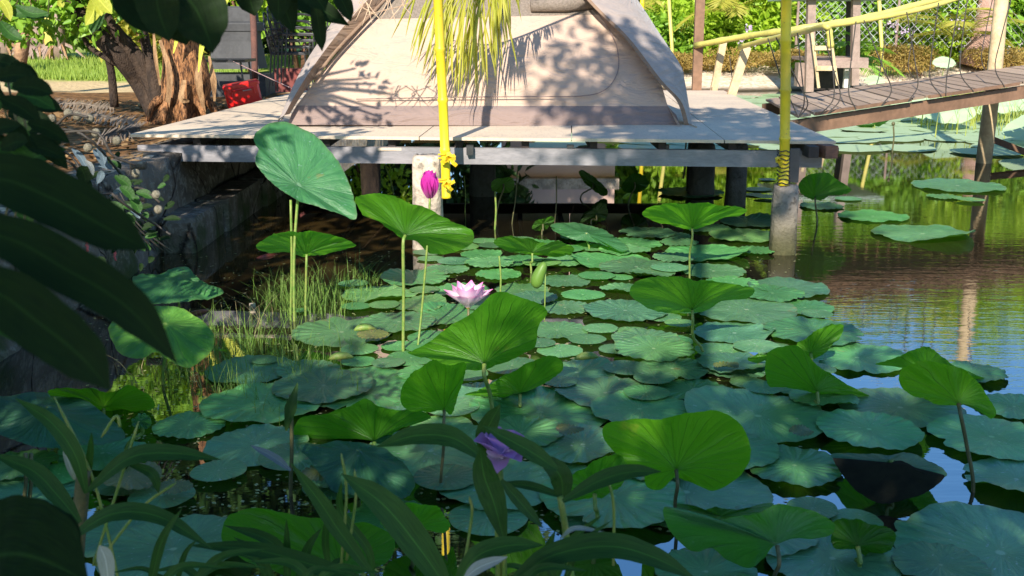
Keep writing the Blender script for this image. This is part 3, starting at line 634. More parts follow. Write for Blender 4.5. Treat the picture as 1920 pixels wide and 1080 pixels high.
for i, (x, y, w_, h_) in enumerate([(4.2, 27.9, 1.6, 1.0), (5.9, 28.2, 2.3, 1.15), (7.3, 28.0, 1.7, 1.2), (10.6, 28.2, 2.3, 1.35), (12.6, 28.1, 2.1, 1.35), (14.8, 28.6, 2.8, 1.3)]):
    bush(x, y, .38, w_, 1.3, h_*.52, 4200, .08, 'lf_dry', ['%s rusty ochre ground bush on the white sand' % s for s in ('tent-side small', 'wide low', 'rounded')][i] if i < 3 else ['rounded ochre dry bush just right of the shelter', 'ochre dry bush under the middle of the bamboo rail', 'low dry green-ochre bush near the tall pale post'][i-3], 'ground_bush', G2, blobs=9, aspect=.3)
def palm(cx, cy, z0, n, L, label, mat='lf_mid', droop=.8, name='young_palm', lw=.03, upk=.9):
    b = thing(name, (cx, cy, z0), label, 'palm')
    for i in range(n):
        az = i*2.4+random.uniform(-.3, .3); el = random.uniform(.35, 1.2)*upk; d = Vector((math.cos(az)*math.cos(el), math.sin(az)*math.cos(el), math.sin(el)))
        l = L*random.uniform(.7, 1.1); P = []; p = Vector((cx, cy, z0)); v = d.copy()
        for k in range(15): P.append(p.copy()); p = p+v*(l/14); v = (v+Vector((0, 0, -droop*.11))).normalized()
        m = MB(); m.tube(P, [.016*(1-k/16) for k in range(15)], 5)
        for k in range(2, 15):
            tdir = (P[k]-P[k-1]).normalized(); sd = tdir.cross(Vector((0, 0, 1))).normalized()
            for s in (1, -1):
                for q in (0, .5):
                    ll = l*.30*math.sin(math.pi*(k+q)/16.)+.05; a = P[k]-tdir*q*l/14; e = a+(sd*s*.8+tdir*.55+Vector((0, 0, -.25+random.uniform(-.15, .1))))*ll; nn = tdir.cross(sd)*lw*.4+tdir*lw*.5
                    mid = a.lerp(e, .5)+Vector((0, 0, .03*ll)); m.add([a, mid+nn, e, mid-nn], [(0, 1, 2, 3)])
        m.build('frond', M[mat], b)
    return b
palm(7.9, 26.4, .7, 11, 1.7, 'young dark green palm between the right yellow pole and the shelter', 'lf_mid')
palm(3.7, 31.0, 1.6, 12, 2.6, 'bushy yellow-green palm just right of the tent top', 'lf_yel')
palm(5.7, 28.8, 1.9, 9, 1.8, 'small yellow-green palm behind the tall brown corner post', 'lf_yel')
palm(11.2, 27.6, 1.2, 10, 2.0, 'dry grey-green palm under the middle of the bamboo rail', 'lf_yel')
palm(13.6, 24.0, 1.5, 11, 2.0, 'green palm at the right picture edge above the bridge', 'lf_mid')
for i, (px, px2) in enumerate([(1262, 1250), (1655, 1645)]):
    a = atY(px, 120, 28.3); b_ = atY(px2, -60, 28.3); mm = MB(); mm.tube([Vector((a.x, a.y, .4)), a, b_], .05, 7); tag(mm.build('leaning_bamboo', M['bamboo'], smooth=True), ['thin pale leaning trunk just right of the tent', 'thin yellow bamboo trunk right of the shelter'][i], 'bamboo stem')
# big pinkish stump at far right
bs = thing('rock_stump', atY(1850, 70, 28.4), 'pinkish brown stump among the shrubs behind the tall pale post', 'stump')
c = atY(1850, 40, 28.6); mm = MB(); mm.tube([(c.x-.2, 28.6, .5), (c.x, 28.6, 1.3), (c.x+.1, 28.6, 2.9)], [.45, .35, .25], 12); mm.build('stump', simple('pink_bark', (.42, .26, .2), (.3, .18, .13), 6, .9, .2, .8, .04), bs, True)
# flowers in the hedge
lil = simple('lilac_petals', (.45, .33, .50), (.5, .4, .5), 20)
for i, (px, py) in enumerate([(1405, 55), (1388, 75), (1675, 50), (1700, 58), (1798, 45)]):
    c = atY(px, py, 28.2); m = MB()
    for k in range(12):
        a = k*.9; p = c+Vector((random.gauss(0, .08), random.gauss(0, .07), random.gauss(0, .07))); m.add([p, p+Vector((math.cos(a)*.05, -.02, math.sin(a)*.05)), p+Vector((math.cos(a+.8)*.06, -.03, math.sin(a+.8)*.06)), p+Vector((math.cos(a+1.5)*.04, -.02, math.sin(a+1.5)*.05))], [(0, 1, 2, 3)])
    tag(m.build('lilac_bloom', lil), 'pale lilac flower cluster in the far shrubs, ' + ['just above the two near-deck rails', 'lowest and leftmost, beside the rail start', 'third from the left, behind the bridge cords', 'fourth from the left, beside its twin', 'rightmost, near the tall pale post'][i], 'flower', 'lilac blooms in the far shrubs')
# ================================================================ LEFT GARDEN
LZ = .66
# lawn
n = 14000; X = RNG.uniform(-12.5, -4.6, n); Y = 17.6+np.abs(RNG.normal(0, 2.6, n)); h_ = RNG.uniform(.06, .18, n); a = RNG.uniform(0, 6.28, n)
Z = np.array([ground_h(x, y) for x, y in zip(X, Y)])-.01
dx = np.cos(a)*.012; dy = np.sin(a)*.012; V = np.empty((n, 3, 3)); V[:, 0] = np.stack([X-dx, Y-dy, Z], 1); V[:, 1] = np.stack([X+dx, Y+dy, Z], 1); V[:, 2] = np.stack([X+RNG.normal(0, .04, n), Y+RNG.normal(0, .04, n), Z+h_], 1)
tag(mesh('lawn_grass', V.reshape(-1, 3), np.arange(n*3).reshape(-1, 3), leafmat('grass', (.20, .32, .04), (.34, .42, .08), .4, .6)), 'sunlit bright green lawn beyond the sandy path at the left', 'grass', kind='stuff')
# litter of dry leaves and twigs on the bank
n = 2600; X = RNG.uniform(-6.5, -2.66, n); Y = RNG.uniform(5, 14, n); Zg = np.array([ground_h(x, y) for x, y in zip(X, Y)])+RNG.uniform(0, .035, n)
P = np.stack([X, Y, Zg], 1); a = RNG.uniform(0, 6.28, n); l = RNG.uniform(.02, .07, n)[:, None]; d = np.stack([np.cos(a), np.sin(a), RNG.normal(0, .25, n)], 1); s = np.stack([-np.sin(a), np.cos(a), RNG.normal(0, .3, n)], 1)
V = np.stack([P-d*l, P-s*l*.35, P+d*l, P+s*l*.35], 1).reshape(-1, 3)
tag(mesh('leaf_litter', V, np.arange(n*4).reshape(-1, 4), leafmat('litter', (.40, .24, .09), (.12, .07, .035), .1, .8), smooth=False), 'dry brown leaf litter covering the left bank beside the deck', 'leaf litter', kind='stuff')
# dry fallen palm fronds with comb-like leaflets
drym = simple('dry_frond', (.20, .15, .11), (.10, .08, .06), 20, .8)
for i, (x0, y0, x1, y1) in enumerate([(95, 196, 215, 206), (190, 262, 262, 246), (130, 215, 260, 235)]):
    a = atz(x0, y0, LZ+.06); b_ = atz(x1, y1, LZ+.06); m = MB(); m.tube([a, a.lerp(b_, .5)+Vector((0, 0, .04)), b_], [.014, .012, .006], 5)
    for k in range(44):
        p = a.lerp(b_, k/44); p.z += .03; q = p+Vector((random.gauss(.03, .02), -.16+random.gauss(0, .03), -.06)); e = Vector((.008, 0, .0)); m.add([p-e, p+e, q+e*.3, q-e*.3], [(0, 1, 2, 3)]); q = p+Vector((random.gauss(.03, .02), .14, .05)); m.add([p-e, p+e, q], [(0, 1, 2)])
    tag(m.build('fallen_frond', drym), ['dry grey comb-like palm frond lying left of the dark tree base', 'small dry palm frond lying at the left deck corner', 'dark dry frond lying behind the hanging seed balls'][i], 'palm frond', 'dry fronds lying on the left bank')
# coconut palm base with orange fibre, roots and yellow-green stalks
pc = atz(335, 228, LZ)
pal = thing('coconut_palm', pc, 'stout palm base with orange-brown fibre husks and yellow-green stalks left of the deck', 'palm')
t = NT('palm_fibre'); n1 = t.noise(5, 5, t.scalevec((3, 3, .8))); n2 = t.noise(20, 5, t.scalevec((3, 3, .7)))
c = t.mix(t.step(n1, .35, .65), (.22, .10, .04), (.44, .21, .09)); c = t.mix(t.step(n2, .45, .62), c, (.07, .035, .02)); M['fibre'] = t.done(t.bsdf(c, .85, .2, t.bump(t.math('ADD', n1, n2), 1., .05)))
PY = pc.y+.1
prof = [(330, 240, .30), (332, 215, .25), (345, 190, .22), (350, 160, .24), (345, 120, .20), (340, 80, .17), (338, 30, .18), (330, -60, .16), (325, -260, .15)]
mm = MB(); mm.tube([atY(a, b_, PY) for a, b_, r in prof], [r for a, b_, r in prof], 22); o = mm.build('trunk', M['fibre'], pal, True)
for v in o.data.vertices: v.co += Vector((RNG.normal(), RNG.normal(), RNG.normal()*.5))*.009
def strip(pts, ws, mat, name, par, nrm=Vector((0, -1, 0)), fold=.25, smooth=True, ns=16):
    """a tapering blade along 3-D pts, half widths ws; cross-section folded along the midrib"""
    P = spline(pts, ns); W = [np.interp(i/(ns-1), np.linspace(0, 1, len(ws)), ws) for i in range(ns)]; V = []; U = []
    for i, p in enumerate(P):
        t_ = (P[min(i+1, ns-1)]-P[max(i-1, 0)]).normalized(); s = t_.cross(nrm); s = s.normalized() if s.length > 1e-5 else Vector((1, 0, 0)); nn = s.cross(t_)
        if nn.dot(nrm) < 0: nn = -nn
        for k, q in enumerate((-1, -.5, 0, .5, 1)): V.append(p+s*W[i]*q-nn*W[i]*fold*(1-abs(q)) + nn*W[i]*.05*math.sin(i*2.1)*abs(q)); U.append((.5+q*.5, i/(ns-1)))
    Q = [(i*5+k, i*5+k+1, (i+1)*5+k+1, (i+1)*5+k) for i in range(ns-1) for k in range(4)]
    return mesh(name, V, Q, mat, par, U, smooth)
husk = simple('husk', (.36, .22, .11), (.16, .09, .045), 8, .8, .2, .7, .01, (4, 4, .8))
for (a, b_, c_, ws, y) in [((300, 75), (318, 140), (312, 215), [.015, .03, .02], PY-.28), ((375, 110), (372, 150), (383, 210), [.012, .04, .015], PY-.2), ((392, 105), (400, 150), (402, 190), [.01, .032, .01], PY-.1), ((288, 60), (292, 110), (300, 160), [.01, .02, .01], PY-.2), ((345, 150), (340, 185), (355, 190), [.02, .03, .01], PY-.3)]:
    strip([atY(*a, y), atY(*b_, y-.06), atY(*c_, y)], ws, husk, 'husk', pal)
for k in range(12):
    a = -2.6+k*.28; p0 = Vector((pc.x+math.cos(a)*.22, PY+math.sin(a)*.22, LZ+.22)); p1_ = Vector((pc.x+math.cos(a)*.38, PY+math.sin(a)*.36, LZ+.02))
    mm = MB(); mm.tube(spline([p0, p0.lerp(p1_, .5)+Vector((0, 0, .05)), p1_], 6), [.05, .045, .04, .035, .03, .02], 7)
    mm.build('root', M['fibre'], pal, True) if k % 2 else None
ystk = simple('yellow_stalk', (.55, .55, .06), (.42, .46, .05), 8, .5)
for pts in ([(372, 135), (380, 80), (398, 30), (425, -60)], [(325, 100), (335, 60), (350, 20), (380, -50)], [(395, 60), (415, 20), (440, -60)]):
    y = PY-.34; strip([atY(a, b_, y) for a, b_ in pts], [.004, .028, .032, .028], ystk, 'leaf_stalk', pal, fold=.5)
# dark many-stemmed tree
dt = thing('garden_tree', atz(300, 212, LZ), 'dark many-stemmed leaning tree left of the fibrous palm', 'tree')
bark = simple('dark_bark', (.075, .05, .035), (.035, .025, .02), 8, .9, .2, .9, .03, (2, 2, .6)); TY = pc.y+.45
for pts, r in [([(300, 215), (262, 150), (215, 95), (150, 30), (110, -60)], .13), ([(305, 210), (280, 150), (240, 90), (205, 40), (160, -60)], .09), ([(300, 210), (285, 130), (275, 90), (262, 20), (250, -80)], .07),
               ([(240, 130), (205, 112), (165, 85), (150, 50), (120, 10)], .035), ([(215, 200), (208, 130), (196, 90), (180, 40), (170, -40)], .045), ([(290, 190), (265, 110), (225, 60), (190, 10), (170, -60)], .05)]:
    P = spline([atY(a, b_, TY+random.uniform(-.1, .15)) for a, b_ in pts], 16); mm = MB(); mm.tube(P, [r*(1-.5*i/15) for i in range(16)], 9); mm.build('trunk', bark, dt, True)
C_, R_ = [], []
for (px, py, r) in [(120, -20, .9), (200, 10, .6), (60, 0, .9), (230, -60, .9), (20, 20, .7), (150, -80, 1), (330, -90, .9)]: C_.append(tuple(atY(px, py, TY+random.uniform(-.5, .8)))); R_.append((r*.8, r*.8, r*.5))
V, F_ = leafcloud(C_, R_, 2600, .13); mesh('crown', V, F_, M['lf_mid'], dt, smooth=False)
# banana-like plants and shrubs behind the lawn
for i, (px, w_, h_, mt, y) in enumerate([(30, 3, 4, 'lf_mid', 24), (110, 3, 3.6, 'lf_bright', 24.8), (200, 3, 3.8, 'lf_mid', 24.2), (262, 2.2, 3., 'lf_yel', 20), (470, 2.6, 3.8, 'lf_bright', 19), (560, 2.6, 3.6, 'lf_mid', 20), (650, 2.6, 3.8, 'lf_bright', 23)]):
    c = atY(px, 100, y)
    bush(c.x, y, .9 if y > 16 else .75, w_, 1.4, h_, 3000, .20, mt, ['dark shrub at the far left edge behind the lawn', 'bright shrub behind the lawn, left of the banana stems', 'shrub behind the lawn and the dark tree', 'yellow-green shrub seen between the dark trunks', 'bright leafy shrub behind the grey pedestal', 'shrub behind the stack of chairs', 'tall leafy shrub hidden behind the tent'][i], 'shrub', 'shrubs behind the left garden', blobs=10, up=.2)
for i, (px, py) in enumerate([(12, 100), (60, 108), (98, 112), (112, 110), (75, 95)]):
    c = atY(px, py, 22.6); b = thing('banana_plant', Vector((c.x, 22.6, .88)), ['banana stem with splayed dry roots at the left picture edge', 'banana stem with grey dry leaves second from the left edge', 'green banana stem with splayed pale roots behind the lawn', 'rightmost banana stem behind the lawn', 'dry banana stem with hanging brown leaves behind the lawn'][i], 'banana plant', 'banana plants behind the lawn')
    mm = MB(); mm.tube([(c.x, 22.6, .85), (c.x+.03, 22.6, 1.6), (c.x-.05, 22.6, 2.6)], [.16, .12, .09], 9); mm.build('stem', M['bamboo'] if i == 2 else M['greywood'], b, True)
    for k in range(9):
        a = random.uniform(-3.1, 0.2); e = Vector((math.cos(a)*.6, math.sin(a)*.35, 0)); z = Vector((c.x, 22.6, 1.25)); strip([z, z+e*.5+Vector((0, 0, -.12)), Vector((c.x, 22.6, .9))+e], [.03, .03, .008], M['greywood'] if k % 3 else husk, 'dry_leaf', b, ns=8)
    for k in range(5):
        a = random.uniform(0, 6.28); e = Vector((math.cos(a), math.sin(a)*.5, 0)); z = Vector((c.x, 22.6, 2.3)); strip([z, z+e*.5+Vector((0, 0, .5)), z+e*1.1+Vector((0, 0, .3)), z+e*1.4+Vector((0, 0, -.3))], [.04, .17, .17, .02], M['lf_mid'], 'leaf', b, ns=10)
lonepost(15, 150, 55, -40, 12.0, .10, M['paleplank'], 'leaning pale brown trunk post at the far left edge of the lawn') if False else None
mm = MB(); mm.tube([atY(32, 150, 15), atY(45, 70, 15), atY(58, 0, 15), atY(62, -80, 15)], [.10, .09, .085, .08], 9)
tag(mm.build('tree_trunk', simple('tan_bark', (.42, .25, .13), (.2, .12, .07), 5, .9, .2, .6, .02), smooth=True), 'leaning tan trunk in front of the lawn near the left edge', 'trunk')
# tall trees over the left garden: crowns above the picture, mirrored in the left water
for i, (x, y, tx, lab) in enumerate([(-6.0, 18.5, -9.0, 'tall dark tree over the left garden, its crown above the picture'), (-2.6, 19.5, -2.6, 'tall dark tree rising behind the tent, its crown above the picture')]):
    b = thing('tall_tree', (tx, y, .8), lab, 'tree', 'tall trees over the left garden'); C_ = [(x+random.uniform(-2.2, 2.2), y+random.uniform(-1.2, 1.2), random.uniform(4.0, 10.0)) for _ in range(16)]
    V, F_ = leafcloud(C_, [(1.2, 1.0, .8)]*16, 5200, .36); mesh('crown', V, F_, M['lf_dark'], b, smooth=False)
    m = MB(); m.tube(spline([(tx, y, .7), (tx*.8+x*.2, y, 3), (x, y, 6)], 8), [.2, .18, .16, .14, .12, .1, .08, .06], 9)
    for c in C_: m.tube([(x, y, 4.5), ((x+c[0])/2, (y+c[1])/2, (4.9+c[2])/2), c], [.05, .035, .015], 5)
    m.build('trunk', bark, b, True)
# red cooler
M['red'] = simple('red_plastic', (.80, .014, .012), (.68, .010, .008), 3, .28, .6, .02)
CY = 12.6; cb = atY(455, 192, CY)
cl = thing('cooler_box', cb, 'glossy red plastic cooler box with a pale label beside the left deck edge', 'cooler')
R_z = Matrix.Rotation(rad(16), 3, 'Z') @ Matrix.Rotation(rad(-10), 3, 'Y'); cc = atY(455, 174, CY)
mm = MB(); mm.box(cc+Vector((0, 0, -.02)), (.40, .26, .23), R_z, .022); mm.build('body', M['red'], cl)
mm = MB(); mm.box(cc+R_z@Vector((0, 0, .10)), (.42, .28, .05), R_z, .018); mm.build('lid', M['red'], cl)
mm = MB(); mm.tube([cc+R_z@Vector((x, -.16, z)) for x, z in ((-.13, -.02), (-.13, .05), (.13, .05), (.13, -.02))], .012, 7); mm.build('handle', M['red'], cl)
mm = MB(); mm.box(cc+R_z@Vector((.05, -.148, .04)), (.10, .012, .03), R_z, .006); mm.build('sticker', simple('label', (.7, .66, .66), None, 10), cl)
# grey pedestal, table, chairs
pg = thing('stone_pedestal', atY(450, 145, 15.2), 'dark grey tapering pedestal behind the red cooler', 'pedestal'); gm = simple('grey_stone', (.055, .055, .055), (.035, .035, .035), 4, .7)
def pz(px, py): return atY(px, py, 15.2)
for nm_, (y0, y1, w0, w1) in {'base': (128, 55, .34, .28), 'collar': (58, 40, .30, .30), 'head': (42, 12, .24, .22)}.items():
    a = pz(448, y0); b_ = pz(448, y1); V = []
    for z, w_ in ((a.z, w0), (a.z*.3+b_.z*.7, w1*1.02), (b_.z-.02, w1), (b_.z, w1*.85)): V += [(a.x+x*w_, 15.2+y*w_, z) for x, y in ((-1, -.8), (1, -.8), (1, .8), (-1, .8))]
    Q = [(j*4+k, j*4+(k+1) % 4, j*4+4+(k+1) % 4, j*4+4+k) for j in range(3) for k in range(4)]+[(12, 13, 14, 15)]
    mesh(nm_, V, Q, gm, pg, smooth=False)
mm = MB(); mm.box((pz(448, 130).x, 15.2, LZ+.12), (.9, .8, .3)); mm.build('plinth', gm, pg)
tb = thing('garden_table', atY(425, 150, 14), 'low black garden table with thin legs beside the pedestal', 'table')
c = atY(415, 113, 14); mm = MB(); mm.box((c.x, 14, c.z), (.75, .6, .035)); mm.build('tabletop', M['blackmetal'], tb)
for sx in (-.3, .3):
    for sy in (-.22, .22): mm = MB(); mm.tube([(c.x+sx, 14+sy, c.z), (c.x+sx*1.1, 14+sy, LZ)], .015, 6); mm.build('leg', M['blackmetal'], tb)
def chair(base, k):
    ct = thing('metal_chair', base, ['black metal chair at the bottom of the stack behind the tent corner', 'black metal chair second from the bottom of the stack', 'black metal chair in the middle of the stack', 'black metal chair second from the top of the stack', 'topmost black metal chair of the stack, its back rising highest'][k], 'chair', 'stacked black metal chairs')
    B = Vector(base)+Vector((.055*k, -.02*k, .075*k)); r = .011
    s = [(0, 0), (.40, 0), (.40, .40), (0, .40)]
    for x, y in s: mm = MB(); mm.tube([B+Vector((x, y, .43)), B+Vector((x+(-.04 if x == 0 else .04), y+(-.03 if y == 0 else .03), -.02 if k == 0 else .0))], r, 6); mm.build('leg', M['blackmetal'], ct)
    mm = MB(); mm.box(B+Vector((.2, .2, .44)), (.42, .42, .02)); mm.tube([B+Vector((x, y, .45)) for x, y in s+[s[0]]], r*1.2, 6); mm.build('seat', M['blackmetal'], ct)
    mm = MB(); mm.tube(spline([B+Vector((0, 0, .44)), B+Vector((-.06, .0, .75)), B+Vector((-.10, .2, .92)), B+Vector((-.06, .40, .75)), B+Vector((0, .40, .44))], 20), r, 6)
    for q in range(5): y = .06+.07*q; mm.tube([B+Vector((0, y, .45)), B+Vector((-.085, y, .86))], .006, 5)
    for q in range(3): mm.tube([B+Vector((-.02-.02*q, 0, .55+.1*q)), B+Vector((-.02-.02*q, .4, .55+.1*q))], .006, 5)
    mm.build('backrest', M['blackmetal'], ct)
    mm = MB()
    for y in (0, .4): mm = MB(); mm.tube(spline([B+Vector((-.05, y, .64)), B+Vector((.2, y, .68)), B+Vector((.40, y, .62)), B+Vector((.41, y, .44))], 10), r, 6); mm.build('armrest', M['blackmetal'], ct)
cb = atY(512, 172, 13.0)
for k in range(5): chair((cb.x, 13.0, cb.z), k)
mm = MB(); c = atY(548, 150, 14.4); mm.box((c.x, 14.4, c.z), (.4, .3, .3)); tag(mm.build('red_crate', simple('dull_red', (.22, .05, .04), None, 6)), 'dull red crate partly hidden behind the stacked chairs', 'crate')
mm = MB(); mm.tube(spline([atY(478, 150, 14.6), atY(476, 60, 14.6), atY(470, -60, 14.6)], 8), .045, 8); tag(mm.build('tree_trunk', simple('red_bark', (.16, .07, .05), (.10, .05, .04), 8, .9), smooth=True), 'slim reddish trunk between the grey pedestal and the chairs', 'trunk')
# ================================================================ PALM FROND hanging over the tent
fr = thing('palm_frond', atY(915, -60, 7.8), 'yellow-green palm frond hanging down in front of the tent beside the yellow pole', 'palm frond')
rp = [atY(1040, -260, 8.0), atY(985, -120, 8.4), atY(940, -40, 8.6), atY(890, -12, 8.6), atY(840, -14, 8.6), atY(770, -30, 8.6)]
RP = spline(rp, 60); mm = MB(); mm.tube(RP, [.014-.010*i/59 for i in range(60)], 6); mm.build('rachis', M['bamboo'], fr, True)
V = []; Fq = []
for i in range(150):
    u = random.uniform(.22, .98)
    if u > .82 and random.random() < .55: continue
    p = RP[int(u*59)]; l = (.20+.62*math.sin(math.pi*min(1, max(0, (1.02-u)/.75)))**.8)*random.uniform(.75, 1.05)
    if u < .45: l *= .9
    sx = random.gauss(0, .10)+(.50-u)*.6
    d = Vector((sx, random.gauss(0, .12), -1)).normalized(); v = (d+Vector((sx*.8, 0, .3))).normalized(); q = p.copy(); pts = []
    for k in range(7): pts.append(q.copy()); q = q+v*(l/6); v = (v*.55+d*.45).normalized()
    s = Vector((random.uniform(.5, 1), random.uniform(-.6, .6), 0)).normalized(); b0 = len(V); wd = random.uniform(.0055, .0095)
    for k, q in enumerate(pts): ww = wd*math.sin(math.pi*min(1, (k+.6)/6.6))**.6*(1 if k < 6 else .15); V += [q-s*ww, q+Vector((0, -.003, 0)), q+s*ww]
    for k in range(6): Fq += [(b0+k*3, b0+k*3+1, b0+k*3+4, b0+k*3+3), (b0+k*3+1, b0+k*3+2, b0+k*3+5, b0+k*3+4)]
mesh('leaflets', V, Fq, leafmat('frond_leaf', (.30, .34, .03), (.46, .42, .06), .35, .5), fr, smooth=False)
dtw = simple('dry_straw', (.5, .38, .25), (.35, .22, .15), 30)
m = MB()
for i in range(16):
    a = atY(random.uniform(640, 780), -20, 7.8); m.tube(spline([a, a+Vector((random.gauss(0, .05), 0, -.09)), a+Vector((random.gauss(0, .1), 0, -.16-random.random()*.1))], 7), [.004]*6+[.001], 4)
tag(m.build('dry_straws', dtw), 'thin dry straws dangling over the upper left of the tent', 'straws', kind='stuff')
# ================================================================ LOTUS: floating pads
PADS = []      # px, py, rx(px)
def zs(L, ox, oy, s): PADS.extend([(ox+x/s, oy+y/s, r/s) for x, y, r in L])
zs([(835, 415, 66), (560, 505, 62), (685, 525, 85), (815, 485, 98), (640, 560, 105), (905, 585, 108), (480, 610, 160), (375, 572, 34), (300, 692, 175), (715, 665, 130), (505, 748, 125), (110, 880, 235), (400, 838, 175), (650, 795, 160),
    (560, 905, 108), (1025, 665, 125), (1240, 755, 125), (1200, 870, 145), (1545, 780, 195), (1420, 870, 82), (1580, 875, 75), (1350, 925, 88), (1650, 925, 160), (1490, 965, 75), (1215, 975, 105), (1010, 520, 130), (860, 540, 115), (1240, 620, 120), (1400, 600, 85),
    (1520, 600, 60), (1250, 525, 110), (1470, 520, 190), (1600, 555, 170), (1540, 660, 112), (1680, 595, 105), (1600, 430, 120), (1540, 470, 120), (1660, 380, 132), (1120, 540, 90), (540, 410, 70)], 600, 300, 2.7)
zs([(60, 390, 85), (230, 350, 110), (440, 320, 132), (420, 395, 165), (230, 478, 195), (480, 470, 90), (90, 430, 90), (60, 515, 100), (265, 570, 152), (40, 575, 90), (640, 655, 188), (725, 755, 135), (430, 775, 240), (370, 885, 185), (0, 800, 90),
    (765, 895, 225), (40, 925, 110), (90, 842, 68), (990, 1010, 235), (360, 1055, 175), (300, 985, 120), (1500, 135, 208), (1430, 190, 75), (1565, 210, 62), (1070, 290, 156), (1322, 380, 226), (810, 238, 102), (945, 200, 62), (535, 102, 38), (490, 152, 62),
    (470, 180, 45), (530, 195, 55), (150, 172, 150), (-40, 985, 190), (560, 700, 150)], 1240, 300, 2.7)
zs([(230, 145, 310), (1300, 60, 180), (1110, 260, 330), (1445, 175, 228), (1615, 270, 230), (1330, 440, 240), (560, 460, 300), (900, 640, 280), (850, 800, 180), (1350, 800, 130), (1480, 720, 330), (1020, 390, 200), (80, 640, 150), (1180, 590, 200), (640, 620, 150), (330, 800, 200)], 600, 680, 2.7)
zs([(160, 50, 165), (262, 145, 157), (470, 35, 165), (30, 195, 105), (590, 290, 330), (1300, 235, 270), (1142, 370, 266), (230, 660, 380), (770, 540, 250), (1755, 395, 305), (1880, 595, 262), (1800, 965, 540), (960, 1010, 345), (1080, 800, 130), (860, 755, 130),
    (1870, 230, 170), (400, 470, 260), (620, 880, 240), (330, 1060, 230), (1500, 1060, 240), (40, 560, 180), (1650, 60, 160)], 1200, 680, 2.667)
zs([(1270, 45, 205), (1330, 225, 275), (1300, 430, 240), (960, 328, 166), (1110, 572, 126), (120, 682, 262), (620, 875, 235), (880, 975, 340), (1640, 150, 230), (1560, 60, 150), (640, 620, 150), (820, 700, 150), (1500, 500, 170), (520, 470, 200), (1690, 600, 160), (300, 590, 130), (90, 560, 180)], 0, 680, 2.7)
zs([(900, 120, 70), (570, 600, 120)], 380, 560, 4.91)
_fr = random.Random(5)
for _ in range(1500):      # young small pads in the gaps of the mat
    if len(PADS) > 196: break
    px, py = _fr.uniform(640, 1560), _fr.uniform(445, 830); rx = _fr.uniform(20, 42)*(.6+py/900)
    if px > 1380-(py-450)*.3 and py < 560 and px > 1400: continue
    if px < 760 and py < 520: continue
    if all(((px-a)/(rx*.55+c))**2+((py-b_)/((rx*.55+c)*.3))**2 > 1 for a, b_, c in PADS): PADS.append((px, py, rx))
print('near pads', len(PADS))
def padmesh(P, R, lev, nth, nr, near):
    bites = [(random.uniform(0, 6.28), random.uniform(.05, .22), random.uniform(.02, .06)) for _ in range(random.choice([0, 0, 0, 1, 2, 3]))] if near else []
    ph = [RNG.uniform(0, 6.28) for _ in range(6)]; am = RNG.uniform(.4, 1., 6); V = [(P.x, P.y, lev)]; U = [(.5, .5)]; rot = RNG.uniform(0, 6.28)
    lift = random.choice([0, 0, 0, .02, .045])*(R/.25) if near else 0; la = random.uniform(0, 6.28)
    rip = min(.018, .028*R)*(1 if near else .4)
    for j in range(1, nr+1):
        t_ = j/nr
        for i in range(nth):
            th = 2*math.pi*i/nth
            w_ = 1+.03*am[0]*math.sin(2*th+ph[0])+.02*am[1]*math.sin(3*th+ph[1])+.008*am[2]*math.sin(7*th+ph[2])+(.003*math.sin(21*th+ph[3]) if nth >= 84 else 0)-sum(d*math.exp(-(math.sin((th-a)/2)/w)**2) for a, d, w in bites)-(.07*math.exp(-((math.sin((th-ph[5])/2))/.05)**2))
            z = lev+rip*t_**3*(am[3]*math.sin(5*th+ph[4])+.6*am[4]*math.sin(9*th+ph[0])+.5)+ (.003*t_**2*math.sin(21*th) if nth >= 84 else 0)+ .010*(t_-t_*t_) + (lift*max(0, math.cos(th-la))**3*t_**3)
            V.append((P.x+R*t_*w_*math.cos(th), P.y+R*t_*w_*math.sin(th), max(z, .004+.004*t_))); U.append((.5+.5*t_*math.cos(th+rot), .5+.5*t_*math.sin(th+rot)))
    F_ = [(0, 1+i, 1+(i+1) % nth) for i in range(nth)]+[(1+(j-1)*nth+i, 1+j*nth+i, 1+j*nth+(i+1) % nth, 1+(j-1)*nth+(i+1) % nth) for j in range(1, nr) for i in range(nth)]
    return V, F_, U
LAND = [(800, 345, 'the pale left pier'), (1474, 410, 'the mossy concrete pier'), (880, 555, 'the open pink flower'), (755, 640, 'the stem of the pale-spotted leaf'), (575, 580, 'the reed tuft'), (935, 845, 'the purple iris'), (1010, 520, 'the rolled leaf bud'),
        (1300, 555, 'the wavy leaf on a bent stem'), (1270, 845, 'the big round green leaf'), (1530, 700, 'the folded green leaf'), (1797, 740, 'the upright lime leaf'), (1450, 1000, 'the low dark leaf bottom right'), (1665, 900, 'the blackish drooping leaf'), (1105, 440, 'the bent teal leaf'),
        (900, 640, 'the large central leaf'), (680, 790, 'the left peaked green leaf'), (690, 890, 'the draped teal leaf'), (335, 540, 'the dappled left leaf'), (110, 780, 'the blue-green domed leaf'), (1300, 405, 'the lime leaf under the beam'), (1850, 300, 'the bridge support post'), (250, 900, 'the lance-leaved plant'), (1150, 900, 'the bottom green iris-side leaf'), (1560, 640, 'the raised leaf tip')]
used = {}
